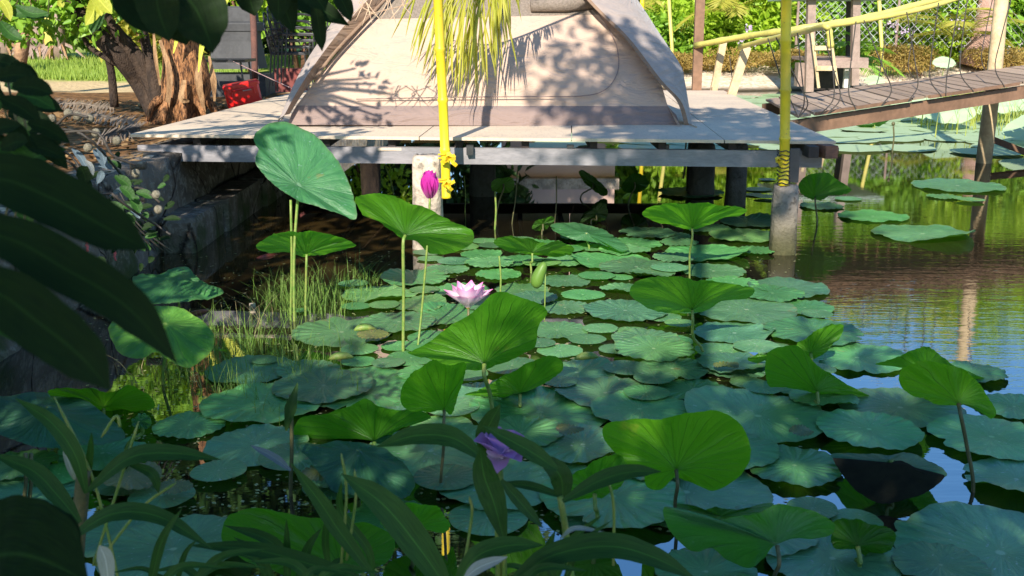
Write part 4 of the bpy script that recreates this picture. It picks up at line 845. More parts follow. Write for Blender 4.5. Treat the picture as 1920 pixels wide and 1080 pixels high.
def padlabel(px, py, size, tone):
    bl = sorted(LAND, key=lambda l: (l[0]-px)**2+((l[1]-py)*1.6)**2)
    for l in bl[:6]:
        dx, dy = px-l[0], (py-l[1])*1.6
        if abs(dx) > abs(dy)*2: pos = 'right of' if dx > 0 else 'left of'
        elif abs(dy) > abs(dx)*2: pos = 'in front of' if dy > 0 else 'just beyond'
        else: pos = ('front right of' if dx > 0 else 'front left of') if dy > 0 else ('back right of' if dx > 0 else 'back left of')
        s = f'{size} {tone} floating lotus pad {pos} {l[2]}'
        if s not in used: used[s] = 1; return s
    used[s] += 1
    return s.replace(' floating', '')+', %s along' % ['', '', 'second', 'third', 'fourth', 'fifth'][min(5, used[s])]
placed = []
tones = [((.85, 1.15, .82), 'pale green'), ((1., 1., 1.), 'teal green'), ((.9, 1.0, 1.15), 'bluish'), ((1.15, 1.1, .8), 'yellowish green'), ((1., 1.08, .95), 'sea-green')]
PG = 'lotus pads floating on the pond'
for (px, py, rx) in PADS:
    P = atz(px, py, 0); R = (.98 if px > 1480 and py > 780 else 1.1)*rx/ppm(P)
    used_l = {l for (Q, R2, l) in placed if (Q-P).length < (R+R2)*1.02}; l = 0
    while l in used_l: l += 1
    placed.append((P, R, l)); near = R > .14
    V, F_, U = padmesh(P, R, .010+.011*l, 84 if near else 48, 10 if near else 6, near)
    k = random.choices([0, 1, 2, 3, 4], [3, 3, 2, 1, 3])[0]; j = random.uniform(.72, 1.25)
    size = 'small' if R < .14 else 'medium' if R < .21 else 'large' if R < .3 else 'very large'
    o = mesh('lotus_pad', V, F_, M['pad'], None, U, True, tuple(x*j for x in tones[k][0])); tag(o, padlabel(px, py, size, tones[k][1]), 'lotus pad', PG)
for k, (px, py, rx) in enumerate([(245, 925, 60), (330, 945, 34), (1360, 712, 24), (1068, 838, 26), (700, 655, 30), (1500, 845, 22), (965, 655, 20), (600, 930, 36)]):
    P = atz(px, py, 0); R = rx/ppm(P); V, F_, U = padmesh(P, R, .048+.004*k, 84, 8, True)
    V = [(v[0], v[1], v[2]+.10*R*math.sin(2.6*(v[0]-P.x)/R+k)*math.sin(2.1*(v[1]-P.y)/R+k*2)+.05*R+.01) for v in V]
    o = mesh('withered_pad', V, F_, M['pad'], None, U, True, ((1.5, .62, .45), (1.3, .6, .4), (1.0, .55, .35))[k % 3]); tag(o, ['large tattered grey-brown withered pad at the bottom left', 'small brown withered pad beside the large tattered one', 'curled brown withered pad right of the pond centre', 'brown scrap of pad just right of the purple iris', 'tan withered pad by the stems in front of the pale pier', 'small brown scrap under the folded green leaf', 'brown curled scrap left of the large central leaf', 'brown withered pad under the lance leaves'][k], 'withered leaf', 'withered pads')
# the dense far mat
near_n = len(placed); farV = []; farF = []; nfar = 0; yy = 13.6
while yy < 25.5:
    xx = .4+random.uniform(0, .4)
    while xx < .50*yy+1.0:
        P = Vector((xx+random.gauss(0, .08), yy+random.gauss(0, .08), 0)); R = random.uniform(.34, .50)
        edge = (P.y < 14.8 and random.random() < .55)
        if not edge and P.y < 25.0+.3*math.sin(P.x) :
            l = random.randrange(6); V, F_, U = padmesh(P, R, .008+.003*l, 26, 3, False); nfar += 1
            if near_n+nfar > 300: b0 = len(farV); farV += V; farF += [tuple(q+b0 for q in f) for f in F_]; xx += .66; continue
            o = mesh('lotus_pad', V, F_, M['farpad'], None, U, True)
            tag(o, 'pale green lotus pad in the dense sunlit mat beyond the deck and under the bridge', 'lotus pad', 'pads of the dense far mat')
        xx += .66
    yy += .56
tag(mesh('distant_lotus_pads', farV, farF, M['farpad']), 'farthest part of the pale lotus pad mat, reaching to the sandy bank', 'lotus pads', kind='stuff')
# ================================================================ LOTUS: raised leaves
M['undershade'] = simple('dark_underside_reflection', (.016, .017, .012), (.009, .010, .008), 9, .85, .1, .2)  # near-black colour stands in for the leaf's underside and its water reflection
def catmull_closed(P, n):
    P = [Vector((a, b_, 0)) for a, b_ in P]; N = len(P); seg = [(P[(i+1) % N]-P[i]).length for i in range(N)]; T = sum(seg); out = []
    for k in range(n):
        s = T*k/n; i = 0
        while s > seg[i]: s -= seg[i]; i += 1
        u = s/seg[i]; a, b_, c, d = P[i-1], P[i], P[(i+1) % N], P[(i+2) % N]
        out.append(.5*((2*b_)+(c-a)*u+(2*a-5*b_+4*c-d)*u*u+(3*b_-a-3*c+d)*u**3))
    return [(p.x, p.y) for p in out]
def raised(label, outline, cpx, base=None, Y=None, under=True, tilt=None, yaw=0., cup=.22, ripple=.012, tone=(1, 1, 1), stem=True, name='raised_lotus_leaf', n=96, nr=12, stemr=.007, dark=False, mid=None, mat='raised'):
    if base: bp = atz(base[0], base[1], 0); Y = bp.y
    C0 = atY(cpx[0], cpx[1], Y)
    xs_ = [p[0] for p in outline]; ys_ = [p[1] for p in outline]; w_ = max(xs_)-min(xs_); h_ = max(ys_)-min(ys_)
    d = (C0-CAM).normalized(); el = -math.asin(d.z); asp = math.asin(max(.28, min(.95, h_/w_)))
    t_ = tilt if tilt is not None else (el+asp if under else el-asp)
    nv = Matrix.Rotation(yaw, 3, 'Z') @ Vector((0, math.sin(t_), math.cos(t_)))
    Rw = w_/2/ppm(C0); c_ = cup*Rw; PP = C0+nv*c_
    # keep the rim plane the right way round even with a deep cup
    O = catmull_closed(outline, n); rim = [atP(a+random.gauss(0, .5), b_+random.gauss(0, .5), PP, nv) for a, b_ in O]
    e1 = nv.orthogonal().normalized(); e2 = nv.cross(e1); cen = sum(rim, Vector())/n
    ph = [random.uniform(0, 6.28) for _ in range(4)]; V = [C0]; U = [(.5, .5)]
    for j in range(1, nr+1):
        t = j/nr; g = 1-(1-t)**1.7
        for i, q in enumerate(rim):
            ip = (q-C0)-nv*c_; th = 2*math.pi*i/n
            rp_ = ripple*t*t*(math.sin(7*th+ph[0])+.6*math.sin(11*th+ph[1])+.8*math.sin(4*th+ph[2]))*(1-.75*t**6)
            ang = math.atan2(ip.dot(e2), ip.dot(e1)); V.append(C0+ip*t+nv*(c_*g+rp_)); U.append((.5+.5*t*math.cos(ang), .5+.5*t*math.sin(ang)))
    F_ = [(0, 1+i, 1+(i+1) % n) for i in range(n)]+[(1+(j-1)*n+i, 1+j*n+i, 1+j*n+(i+1) % n, 1+(j-1)*n+(i+1) % n) for j in range(1, nr) for i in range(n)]
    # faces must look along +nv
    a, b_, c = [Vector(V[k]) for k in F_[n*(nr-2)+3][:3]]
    if (b_-a).cross(c-a).dot(nv) < 0: F_ = [tuple(reversed(f)) for f in F_]
    root = thing(name, Vector((C0.x, C0.y, 0)), label, 'lotus leaf', 'lotus leaves standing above the water')
    mesh('blade', V, F_, M[mat], root, U, True, tone)
    if stem:
        B = atz(base[0], base[1], 0) if base else Vector((C0.x, C0.y+.02, 0)); B.z = 0
        pts = [C0-nv*.003, C0-nv*.04+(Vector((B.x, B.y, C0.z))-C0)*.02+Vector((0, 0, -.02))]
        if mid: pts.append(atY(mid[0], mid[1], Y))
        else: pts.append(C0.lerp(B, .5)+Vector((random.gauss(0, .006), 0, 0)))
        pts += [B, Vector((B.x, B.y, -.3))]; mm = MB(); mm.tube(spline(pts, 22), [stemr*(1.15 if i < 1 else 1) for i in range(22)], 9); mm.build('stem', M['darkstem' if dark else 'stem'], root, True)
    return root
L = raised
L('large upright teal lotus leaf facing the camera in front of the deck left end', [(476, 255), (500, 234), (530, 228), (560, 238), (600, 262), (632, 300), (650, 335), (662, 365), (668, 410), (640, 402), (600, 390), (560, 375), (525, 355), (492, 325), (478, 300), (484, 283)], (560, 348), (552, 602), under=False, tilt=-.75, yaw=.35, cup=.10, stemr=.008, tone=(.8, 1.1, 1.15))
L('bright green pale-spotted lotus leaf beside the magenta bud', [(665, 372), (700, 363), (735, 368), (770, 380), (810, 395), (850, 417), (885, 432), (887, 452), (868, 468), (840, 476), (805, 474), (780, 452), (755, 446), (725, 428), (700, 407), (682, 402)], (760, 441), (756, 662), tilt=.95, yaw=-.25, cup=.25, stemr=.008)
L('flat green lotus leaf seen almost edge-on between the twin stems', [(480, 462), (510, 441), (560, 433), (610, 438), (640, 446), (668, 458), (650, 468), (610, 476), (575, 480), (540, 474), (510, 474)], (575, 476), (573, 592), cup=.22)
L('dappled teal lotus leaf low over the water near the bank wall', [(250, 518), (300, 512), (338, 501), (356, 503), (375, 525), (418, 545), (408, 556), (360, 564), (300, 570), (275, 566), (258, 548)], (337, 521), (337, 590), under=False, cup=-.08, tone=(.9, 1.2, .9))
L('yellow-green heart-shaped lotus leaf behind the dark left blades', [(205, 612), (240, 582), (280, 574), (320, 575), (350, 582), (380, 602), (402, 632), (395, 660), (370, 682), (340, 687), (310, 672), (290, 661), (262, 672), (235, 668), (214, 648)], (310, 606), (305, 720), under=False, cup=-.1, tone=(1.3, 1.45, .5))
L('large central green lotus leaf with a pale folded right half', [(765, 662), (800, 645), (840, 612), (880, 592), (925, 549), (960, 552), (1000, 565), (1027, 586), (1010, 612), (1002, 650), (975, 667), (940, 682), (908, 694), (875, 694), (830, 684), (800, 672)], (908, 682), (925, 800), tilt=.95, cup=.30, stemr=.0085)
L('long curled green lotus leaf low behind the central leaf', [(862, 750), (880, 738), (930, 714), (990, 681), (1030, 666), (1055, 681), (1050, 698), (1010, 724), (950, 744), (900, 750)], (975, 738), (975, 768), cup=.2)
L('cupped lime lotus leaf curled on a thin dark stem', [(751, 752), (757, 718), (785, 690), (812, 676), (832, 684), (872, 681), (870, 708), (858, 745), (846, 778), (832, 770), (795, 773), (765, 766)], (833, 768), (826, 922), tilt=.9, cup=.3, dark=True, stemr=.0055, tone=(1.3, 1.25, .8))
L('peaked dark green lotus leaf left of the purple iris', [(550, 822), (558, 790), (590, 778), (620, 774), (655, 760), (686, 746), (710, 764), (745, 768), (775, 766), (808, 782), (770, 798), (730, 818), (702, 834), (650, 828), (600, 832)], (702, 827), (700, 850), cup=.3, tone=(.75, .85, .8))
L('draped teal lotus leaf hanging like an umbrella under the peaked leaf', [(560, 836), (620, 828), (690, 832), (735, 848), (762, 876), (778, 912), (742, 940), (700, 930), (660, 930), (625, 918), (602, 892), (580, 862)], (672, 842), (672, 930), under=False, cup=-.30, tone=(.5, .72, .85), ripple=.018)
L('big round bright green lotus leaf right of the purple iris', [(1130, 802), (1150, 789), (1200, 786), (1255, 783), (1318, 770), (1350, 769), (1385, 793), (1406, 830), (1405, 868), (1380, 898), (1335, 918), (1292, 906), (1265, 895), (1240, 918), (1212, 912), (1206, 882), (1165, 862), (1136, 830)], (1268, 880), (1268, 1010), tilt=1.05, cup=.22, stemr=.006, tone=(1.2, 1.15, .8), dark=True)
L('wide dark green lotus leaf at the bottom with a pale back rim', [(1245, 950), (1290, 966), (1340, 976), (1400, 966), (1450, 946), (1490, 951), (1540, 964), (1566, 985), (1556, 1005), (1505, 1006), (1455, 1022), (1432, 1048), (1400, 1063), (1362, 1050), (1338, 1026), (1300, 1035), (1268, 1012), (1250, 982)], (1457, 1021), (1458, 1150), tilt=.95, cup=.3, stemr=.006, dark=True, tone=(.7, .85, .8))
L('pale back half of a lotus leaf rising behind the wide dark bottom leaf', [(1262, 945), (1320, 952), (1390, 955), (1450, 946), (1420, 966), (1350, 976), (1290, 966)], (1350, 968), (1352, 1010), under=False, cup=.1, tone=(.9, .95, 1.2))
L('small folded dark lotus leaf with a green flap, bottom right', [(1562, 980), (1600, 973), (1645, 985), (1678, 998), (1675, 1022), (1640, 1045), (1600, 1030), (1562, 1026)], (1608, 1024), (1612, 1075), cup=.4, tone=(.4, .5, .6))
L('upright lime lotus leaf with drooping right lobe at the right', [(1685, 712), (1700, 686), (1740, 678), (1790, 686), (1830, 712), (1850, 740), (1867, 770), (1856, 785), (1842, 766), (1818, 752), (1797, 760), (1752, 756), (1705, 738)], (1797, 756), (1825, 922), tilt=.95, cup=.25, tone=(1.35, 1.2, .6), dark=True, stemr=.007)
L('green lotus leaf behind the upright lime leaf', [(1640, 682), (1690, 668), (1720, 652), (1745, 653), (1778, 676), (1800, 692), (1862, 714), (1850, 724), (1780, 712), (1700, 690)], (1735, 700), (1738, 745), cup=.2)
L('folded green lotus leaf with a pale top edge', [(1440, 664), (1492, 648), (1530, 682), (1580, 716), (1640, 748), (1600, 750), (1550, 742), (1530, 738), (1480, 727), (1440, 722)], (1532, 734), (1530, 768), cup=.25)
L('raised green lotus leaf tip pointing up behind the folded leaf', [(1492, 650), (1515, 632), (1540, 614), (1578, 608), (1580, 622), (1568, 640), (1545, 662), (1522, 672)], (1520, 662), (1522, 700), cup=.15)
L('thin green leaf wing at the left of the folded leaf', [(1402, 672), (1440, 662), (1490, 650), (1482, 668), (1445, 674), (1420, 680)], (1455, 668), (1455, 712), cup=.15)
L('lime green lotus leaf high under the beam, left of the mossy pier', [(1204, 402), (1232, 384), (1290, 381), (1350, 384), (1398, 391), (1390, 404), (1352, 410), (1322, 424), (1298, 431), (1268, 425), (1238, 417)], (1298, 428), (1293, 525), cup=.3, tone=(1.3, 1.25, .8))
L('wavy bright green lotus leaf on a bent stem in the pond centre', [(1180, 546), (1210, 522), (1260, 518), (1310, 525), (1350, 530), (1390, 534), (1415, 543), (1403, 558), (1362, 561), (1330, 578), (1298, 586), (1240, 586), (1206, 572)], (1298, 581), (1320, 668), cup=.28, mid=(1300, 632))
L('small peaked green lotus leaf right of the mossy pier', [(1497, 352), (1508, 332), (1545, 323), (1575, 340), (1597, 356), (1580, 366), (1558, 366), (1538, 375), (1515, 372)], (1528, 370), (1532, 422), cup=.25, dark=True)
L('torn dark-edged green lotus leaf in mid pond', [(925, 452), (945, 443), (990, 447), (1015, 455), (1045, 452), (1075, 464), (1070, 476), (1040, 481), (998, 478), (960, 472), (935, 464)], (998, 474), (996, 512), cup=.2)
L('bent teal lotus leaf with ragged pale edge resting over pads', [(1032, 424), (1050, 418), (1080, 418), (1120, 426), (1155, 445), (1180, 466), (1160, 470), (1130, 458), (1100, 452), (1060, 445)], (1100, 436), (1105, 470), under=False, cup=-.15, tone=(.85, 1., 1.05))
L('blackish drooping lotus leaf with a teal top above its dark reflection', [(1558, 856), (1580, 850), (1640, 852), (1700, 850), (1750, 868), (1776, 888), (1745, 893), (1690, 862), (1660, 876), (1600, 886)], (1672, 860), (1672, 920), under=False, cup=-.25, tone=(.7, .85, 1.))
L('dark sheet painted as underside and reflection of the drooping lotus leaf', [(1562, 860), (1600, 884), (1645, 880), (1688, 864), (1745, 892), (1772, 892), (1740, 922), (1690, 938), (1650, 944), (1600, 915)], (1680, 868), (1680, 960), tilt=1.5, cup=.03, ripple=.003, tone=(.03, .03, .025), stem=False, mat='undershade')
L('blue-green domed lotus leaf at the left picture edge', [(-60, 760), (0, 744), (60, 736), (120, 738), (170, 758), (215, 790), (235, 818), (205, 830), (140, 838), (60, 836), (0, 815), (-50, 800)], (90, 760), (92, 860), under=False, cup=-.3, tone=(.6, .8, 1.05))
L('flat green lotus leaf behind the blue-green domed leaf', [(90, 732), (150, 728), (205, 735), (240, 724), (275, 738), (290, 762), (262, 770), (200, 772), (130, 765)], (195, 764), (195, 800), cup=.2, tone=(1.1, 1., .7))
L('broad bright lotus leaf low behind the bottom lance leaves', [(420, 980), (440, 960), (510, 956), (580, 970), (640, 978), (700, 985), (740, 1010), (720, 1060), (640, 1080), (560, 1085), (480, 1060), (420, 1020)], (640, 1068), (650, 1130), tilt=1.1, cup=.2, tone=(.65, .72, .6))
L('small bright lotus leaf at bottom centre left of the iris stem', [(725, 948), (770, 943), (815, 950), (843, 980), (835, 998), (800, 997), (750, 1000), (715, 985)], (775, 990), (775, 1040), cup=.2, tone=(1.2, 1.2, .8))
L('green lotus leaf right of the iris behind a lance leaf', [(1062, 905), (1090, 880), (1130, 857), (1165, 856), (1178, 880), (1160, 915), (1110, 935), (1070, 935)], (1115, 925), (1120, 990), tilt=1.1, cup=.2, tone=(.9, 1., .8))
L('small blue-green curled lotus leaf left of the peaked leaf', [(248, 788), (262, 776), (280, 780), (283, 798), (270, 803), (250, 800)], (262, 790), (235, 860), under=False, cup=.2, tone=(.8, 1., 1.))
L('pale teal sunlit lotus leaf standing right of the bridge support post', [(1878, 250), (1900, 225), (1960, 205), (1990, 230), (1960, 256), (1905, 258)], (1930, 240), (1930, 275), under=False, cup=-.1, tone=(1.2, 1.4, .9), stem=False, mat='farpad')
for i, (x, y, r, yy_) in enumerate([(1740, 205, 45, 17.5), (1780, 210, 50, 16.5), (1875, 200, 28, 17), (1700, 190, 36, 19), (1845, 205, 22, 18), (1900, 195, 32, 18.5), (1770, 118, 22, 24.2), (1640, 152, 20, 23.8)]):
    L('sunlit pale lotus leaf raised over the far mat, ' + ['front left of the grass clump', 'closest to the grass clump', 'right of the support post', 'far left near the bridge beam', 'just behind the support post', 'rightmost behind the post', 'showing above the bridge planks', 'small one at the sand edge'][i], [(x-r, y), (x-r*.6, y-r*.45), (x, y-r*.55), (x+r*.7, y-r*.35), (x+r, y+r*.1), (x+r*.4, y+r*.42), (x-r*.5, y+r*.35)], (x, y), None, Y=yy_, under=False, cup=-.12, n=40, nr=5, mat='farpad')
L('dark shaded lotus leaf slanting on the far mat, right of the deck', [(1602, 234), (1640, 230), (1665, 215), (1675, 209), (1668, 224), (1650, 236), (1625, 240)], (1640, 234), (1636, 243), cup=.1, tone=(.6, .7, .6), n=40, nr=5)
# withered leaves under the deck
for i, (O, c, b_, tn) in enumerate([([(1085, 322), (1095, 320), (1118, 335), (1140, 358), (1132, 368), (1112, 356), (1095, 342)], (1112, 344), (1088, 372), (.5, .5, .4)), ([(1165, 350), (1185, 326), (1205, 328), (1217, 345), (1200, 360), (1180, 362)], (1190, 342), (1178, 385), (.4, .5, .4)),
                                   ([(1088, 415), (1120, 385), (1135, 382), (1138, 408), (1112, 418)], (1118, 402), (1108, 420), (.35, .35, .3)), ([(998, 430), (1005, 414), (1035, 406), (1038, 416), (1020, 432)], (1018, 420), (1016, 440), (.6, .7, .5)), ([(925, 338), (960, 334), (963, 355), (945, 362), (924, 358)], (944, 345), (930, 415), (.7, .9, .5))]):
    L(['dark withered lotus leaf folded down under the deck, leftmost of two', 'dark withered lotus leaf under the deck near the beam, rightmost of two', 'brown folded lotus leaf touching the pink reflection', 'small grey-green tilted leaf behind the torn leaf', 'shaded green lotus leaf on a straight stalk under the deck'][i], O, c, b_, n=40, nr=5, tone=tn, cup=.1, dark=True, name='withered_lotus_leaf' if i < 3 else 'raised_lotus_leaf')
# rolled bud leaf
rb = thing('rolled_lotus_leaf', atz(1022, 590, 0), 'young rolled green lotus leaf like a cone beside the large central leaf', 'lotus leaf')
Yb = atz(1021, 600, 0).y; P = [atY(1005, 540, Yb), atY(1008, 522, Yb), atY(1016, 504, Yb), atY(1022, 492, Yb)]
mm = MB(); mm.tube(spline(P, 12), [.012, .028, .034, .036, .036, .034, .032, .029, .026, .022, .018, .010], 14); mm.build('blade', leafmat('rolled_leaf', (.09, .20, .02), (.16, .28, .05), .3), rb, True)
mm = MB(); mm.tube([atY(1023, 500, Yb), atY(1022, 545, Yb), atY(1021, 600, Yb), atY(1021, 620, Yb)], .004, 7); mm.build('stem', M['stem'], rb, True)
# bare stalks
for i, (a, b_, lb_, r) in enumerate([((928, 358), (928, 430), 'pale yellow-green bare stalk rising under the deck', .008), ((545, 375), (545, 600), 'left one of the twin stalks under the upright teal leaf', .007), ((722, 310), (738, 365), 'short bare stalk under the deck, left of the pale pier', .007), ((936, 480), (938, 560), 'yellow-brown bent bare stalk left of the rolled leaf', .006),
                                     ((1285, 232), (1285, 284), 'dark seed pod stalk on the far mat', .012), ((1675, 232), (1673, 285), 'thin dark seed stalk standing beyond the deck corner', .010), ((545, 740), (545, 930), 'dark stalk carrying the thin bud left of the peaked leaf', .007), ((48, 850), (46, 950), 'left dark stalk under the blue-green domed leaf', .007), ((58, 850), (56, 945), 'right dark stalk under the blue-green domed leaf', .007),
                                     ((1043, 330), (1040, 420), 'thin dark stalk under the deck right of the green shaded leaf', .005), ((970, 320), (960, 420), 'thin leaning stalk in front of the pink reflection', .005), ((870, 330), (872, 400), 'thin stalk in the dark under the deck', .004)]):
    q = atz(b_[0], b_[1], 0); mm = MB(); mm.tube(spline([atY(a[0], a[1], q.y), atY((a[0]+b_[0])/2+2, (a[1]+b_[1])/2, q.y), q, Vector((q.x, q.y, -.2))], 12), r, 7)
    if i in (5,): mm.ball(atY(a[0], a[1], q.y), .025, 8, 6)
    tag(mm.build('lotus_stalk', M['darkstem'] if i in (4, 5, 6, 7, 8, 9, 10) else M['stem'], smooth=True), lb_, 'stalk', 'bare lotus stalks')
q = atz(545, 930, 0); strip([atY(536, 808, q.y), atY(545, 765, q.y-.02), atY(558, 718, q.y)], [.004, .022, .002], M['lf_dark'], 'thin_leaf_bud', None, fold=.6); tag(bpy.data.objects['thin_leaf_bud'], 'thin dark pointed leaf bud above the reeds, left of the peaked leaf', 'leaf bud')
# ================================================================ FLOWERS
def petal(c, az, el, l, wd, curl, mat, par, name='petal'):
    """spoon shaped petal from c; az around the axis, el = opening from vertical"""
    V = []; U = []; ns, nc = 9, 6; rd = Vector((math.cos(az), math.sin(az), 0)); sd = Vector((-math.sin(az), math.cos(az), 0)); p = Vector(c); a = el*.7
    for j in range(ns+1):
        t = j/ns; wv = wd*(math.sin(math.pi*(t*.86+.07))**.75)*(1 if t < .8 else (1-(t-.8)/.2*.75)); dv = rd*math.sin(a)+Vector((0, 0, math.cos(a))); nn = rd*math.cos(a)-Vector((0, 0, math.sin(a)))
        for k in range(nc+1): q = (k/nc-.5)*2; V.append(p+sd*wv*q-nn*wv*.38*q*q); U.append((k/nc, t))
        p = p+dv*(l/ns); a += (el-el*.7)/ns*1.2+curl/ns
    Q = [(j*(nc+1)+k, j*(nc+1)+k+1, (j+1)*(nc+1)+k+1, (j+1)*(nc+1)+k) for j in range(ns) for k in range(nc)]
    return mesh(name, V, Q, mat, par, U, True)
def petalmat(name, base, tip, lo=.35, hi=1.):
    t = NT(name); sx = t.n('SeparateXYZ', {0: t.n('TexCoord').outputs['UV']}); st = t.noise(60, 3, t.scalevec((3, 3, .5)))
    c = t.mix(t.step(sx.outputs[1], lo, hi), base, tip); c = t.mix(t.math('MULTIPLY', st, .25), c, tip)
    return t.done(t.n('MixShader', {0: .35, 1: t.bsdf(c, .55, .3), 2: t.n('BsdfTranslucent', {'Color': c})}).outputs[0])
M['magenta'] = petalmat('magenta_petal', (.40, .12, .28), (.55, .035, .34), 0., .5); M['pinkp'] = petalmat('pink_petal', (.86, .74, .80), (.82, .22, .52), .55, 1.05)
Yf = atz(783, 650, 0).y; c = atY(806, 372, Yf); fl = thing('lotus_bud', atz(783, 650, 0), 'magenta half-open lotus bud on a tall thin stem before the pale pier', 'lotus flower', 'lotus flowers')
for k in range(6): petal(c, k*1.047+.3, .62, .135, .046, -.62, M['magenta'], fl)
for k in range(6): petal(c+Vector((0, 0, .005)), k*1.047+.8, .42, .135, .042, -.50, M['magenta'], fl)
for k in range(4): petal(c, k*1.57+.1, .6, .09, .032, -.5, M['magenta'], fl)
mm = MB(); mm.tube(spline([c, atY(804, 420, Yf), atY(798, 500, Yf), atY(790, 590, Yf), atz(783, 655, 0)], 20), .0058, 8); mm.build('stem', M['stem'], fl, True)
Yf = atz(880, 660, 0).y; c = atY(878, 578, Yf); fl = thing('lotus_flower', atz(880, 660, 0), 'open pale pink lotus flower with pink petal tips above the large central leaf', 'lotus flower', 'lotus flowers')
for k in range(9): petal(c, k*.698+.2, 1.35, .155, .036, -.5, M['pinkp'], fl)
for k in range(7): petal(c+Vector((0, 0, .006)), k*.9+.5, .95, .145, .034, -.45, M['pinkp'], fl)
for k in range(3): petal(c+Vector((0, 0, .008)), k*1.9-.4, .5, .12, .030, -.3, M['pinkp'], fl)
mm = MB(); mm.tube([c, c+Vector((0, 0, .035)), c+Vector((0, 0, .042))], [.010, .020, .016], 12); mm.build('seed_head', simple('seed_head', (.75, .6, .12), (.6, .42, .08), 40), fl, True)
m = MB()
for k in range(40): a = k*.7; d = Vector((math.cos(a), math.sin(a), 1.3)).normalized(); m.tube([c+d*.005, c+d*.042], .0012, 4)
m.build('stamens', simple('stamen', (.8, .62, .15), None, 40), fl)
mm = MB(); mm.tube([c, atY(879, 610, Yf), atz(880, 660, 0)], .006, 8); mm.build('stem', M['darkstem'], fl, True)
# purple iris
Yi = 1.75; ir = thing('iris_flower', atY(938, 1080, Yi), 'purple and white iris flower behind dark blades at the bottom centre', 'iris flower')
M['iris'] = petalmat('iris_petal', (.82, .74, .86), (.52, .26, .58), .05, .7)
c = atY(936, 862, Yi+.03)
for (az, el, l, wd, cu) in [(3.3, .6, .062, .034, .8), (5.2, .8, .060, .032, 1.1), (.1, .6, .064, .034, .7), (3.7, .3, .06, .030, .6), (.5, .3, .06, .030, .7), (1.6, .4, .06, .02, .3), (4.6, 1.4, .05, .022, 1.2), (5.6, 1.1, .055, .024, 1.0), (2.6, .9, .055, .02, .5)]:
    petal(c, az, el, l, wd, cu, M['iris'], ir)
for dx in (-3, 8): mm = MB(); mm.tube([atY(930+dx, 880, Yi), atY(936+dx, 980, Yi), atY(938+dx, 1120, Yi)], .0055, 7); mm.build('stem', M['stem'], ir, True)
# ================================================================ NEAR BLADES
def bladem(name, c1, c2, tr=.3, ro=.5, spc=.25):
    t = NT(name); sx = t.n('SeparateXYZ', {0: t.n('TexCoord').outputs['UV']}); x = t.math('ABSOLUTE', t.math('SUBTRACT', sx.outputs[0], .5))
    st = t.n('TexNoise', {'Scale': 1.}); st.inputs['Scale'].default_value = 14; t.set(st, 'Vector', t.n('Mapping', {'Vector': t.n('TexCoord').outputs['UV'], 'Scale': (3, .4, 1)}).outputs[0])
    c = t.mix(t.step(st.outputs[0], .3, .7), c1, c2); c = t.mix(t.step(x, .0, .035, .7, 0.), c, tuple(min(1, q*2.2) for q in c2)); nz = t.noise(24, 3)
    sh = t.n('MixShader', {0: tr, 1: t.bsdf(c, ro, spc, t.bump(t.math('ADD', st.outputs[0], nz), .2, .003)), 2: t.n('BsdfTranslucent', {'Color': t.mix(1., c, (1.5, 1.6, .5), 'MULTIPLY')})})
    return t.done(sh.outputs[0])
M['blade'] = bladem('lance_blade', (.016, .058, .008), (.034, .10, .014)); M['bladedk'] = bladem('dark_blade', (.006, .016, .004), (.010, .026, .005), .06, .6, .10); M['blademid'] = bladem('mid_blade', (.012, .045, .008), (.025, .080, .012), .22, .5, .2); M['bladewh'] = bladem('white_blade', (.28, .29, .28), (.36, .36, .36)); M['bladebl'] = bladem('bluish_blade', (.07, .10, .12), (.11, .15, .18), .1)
def pxblade(par, pts, w_, Y, mat, Y2=None, fold=.25, name='leaf', shape=None):
    n = len(pts); P = [atY(a, b_, Y+(Y2-Y)*i/(n-1) if Y2 else Y) for i, (a, b_) in enumerate(pts)]; k = w_/2/ppm(P[n//2]); ws = [x*k for x in (shape or [.25, .75, 1, .95, .7, .02])]
    nr_ = (CAM-P[n//2]).normalized(); nr_ = (nr_+Vector((0, 0, .5))).normalized(); return strip(P, ws, M[mat], name, par, nr_, fold, ns=22)
pl = thing('lance_leaved_plant', atY(690, 1100, 1.75), 'lance-leaved waterside plant at the bottom, left of the iris stems', 'plant', 'lance-leaved plants at the near edge')
for pts, w_, Y, mt in [([(700, 1080), (640, 1000), (600, 940), (545, 868)], 34, 1.7, 'blade'), ([(545, 882), (515, 858), (468, 834)], 16, 1.75, 'bladebl'), ([(690, 1090), (600, 1062), (480, 1030), (352, 1022)], 34, 1.7, 'blademid'), ([(850, 1120), (790, 1030), (720, 945), (640, 888)], 62, 1.5, 'blade'),
                       ([(650, 1080), (560, 1060), (500, 1010), (420, 985)], 26, 1.85, 'blademid'), ([(620, 1080), (610, 1010), (622, 930)], 14, 1.8, 'blade'), ([(700, 1090), (690, 1030), (640, 960), (640, 900)], 18, 1.9, 'blade')]: pxblade(pl, pts, w_, Y, mt)
pl = thing('lance_leaved_plant', atY(940, 1110, 1.6), 'broad-leaved iris plant around the purple flower at the bottom centre', 'plant', 'lance-leaved plants at the near edge')
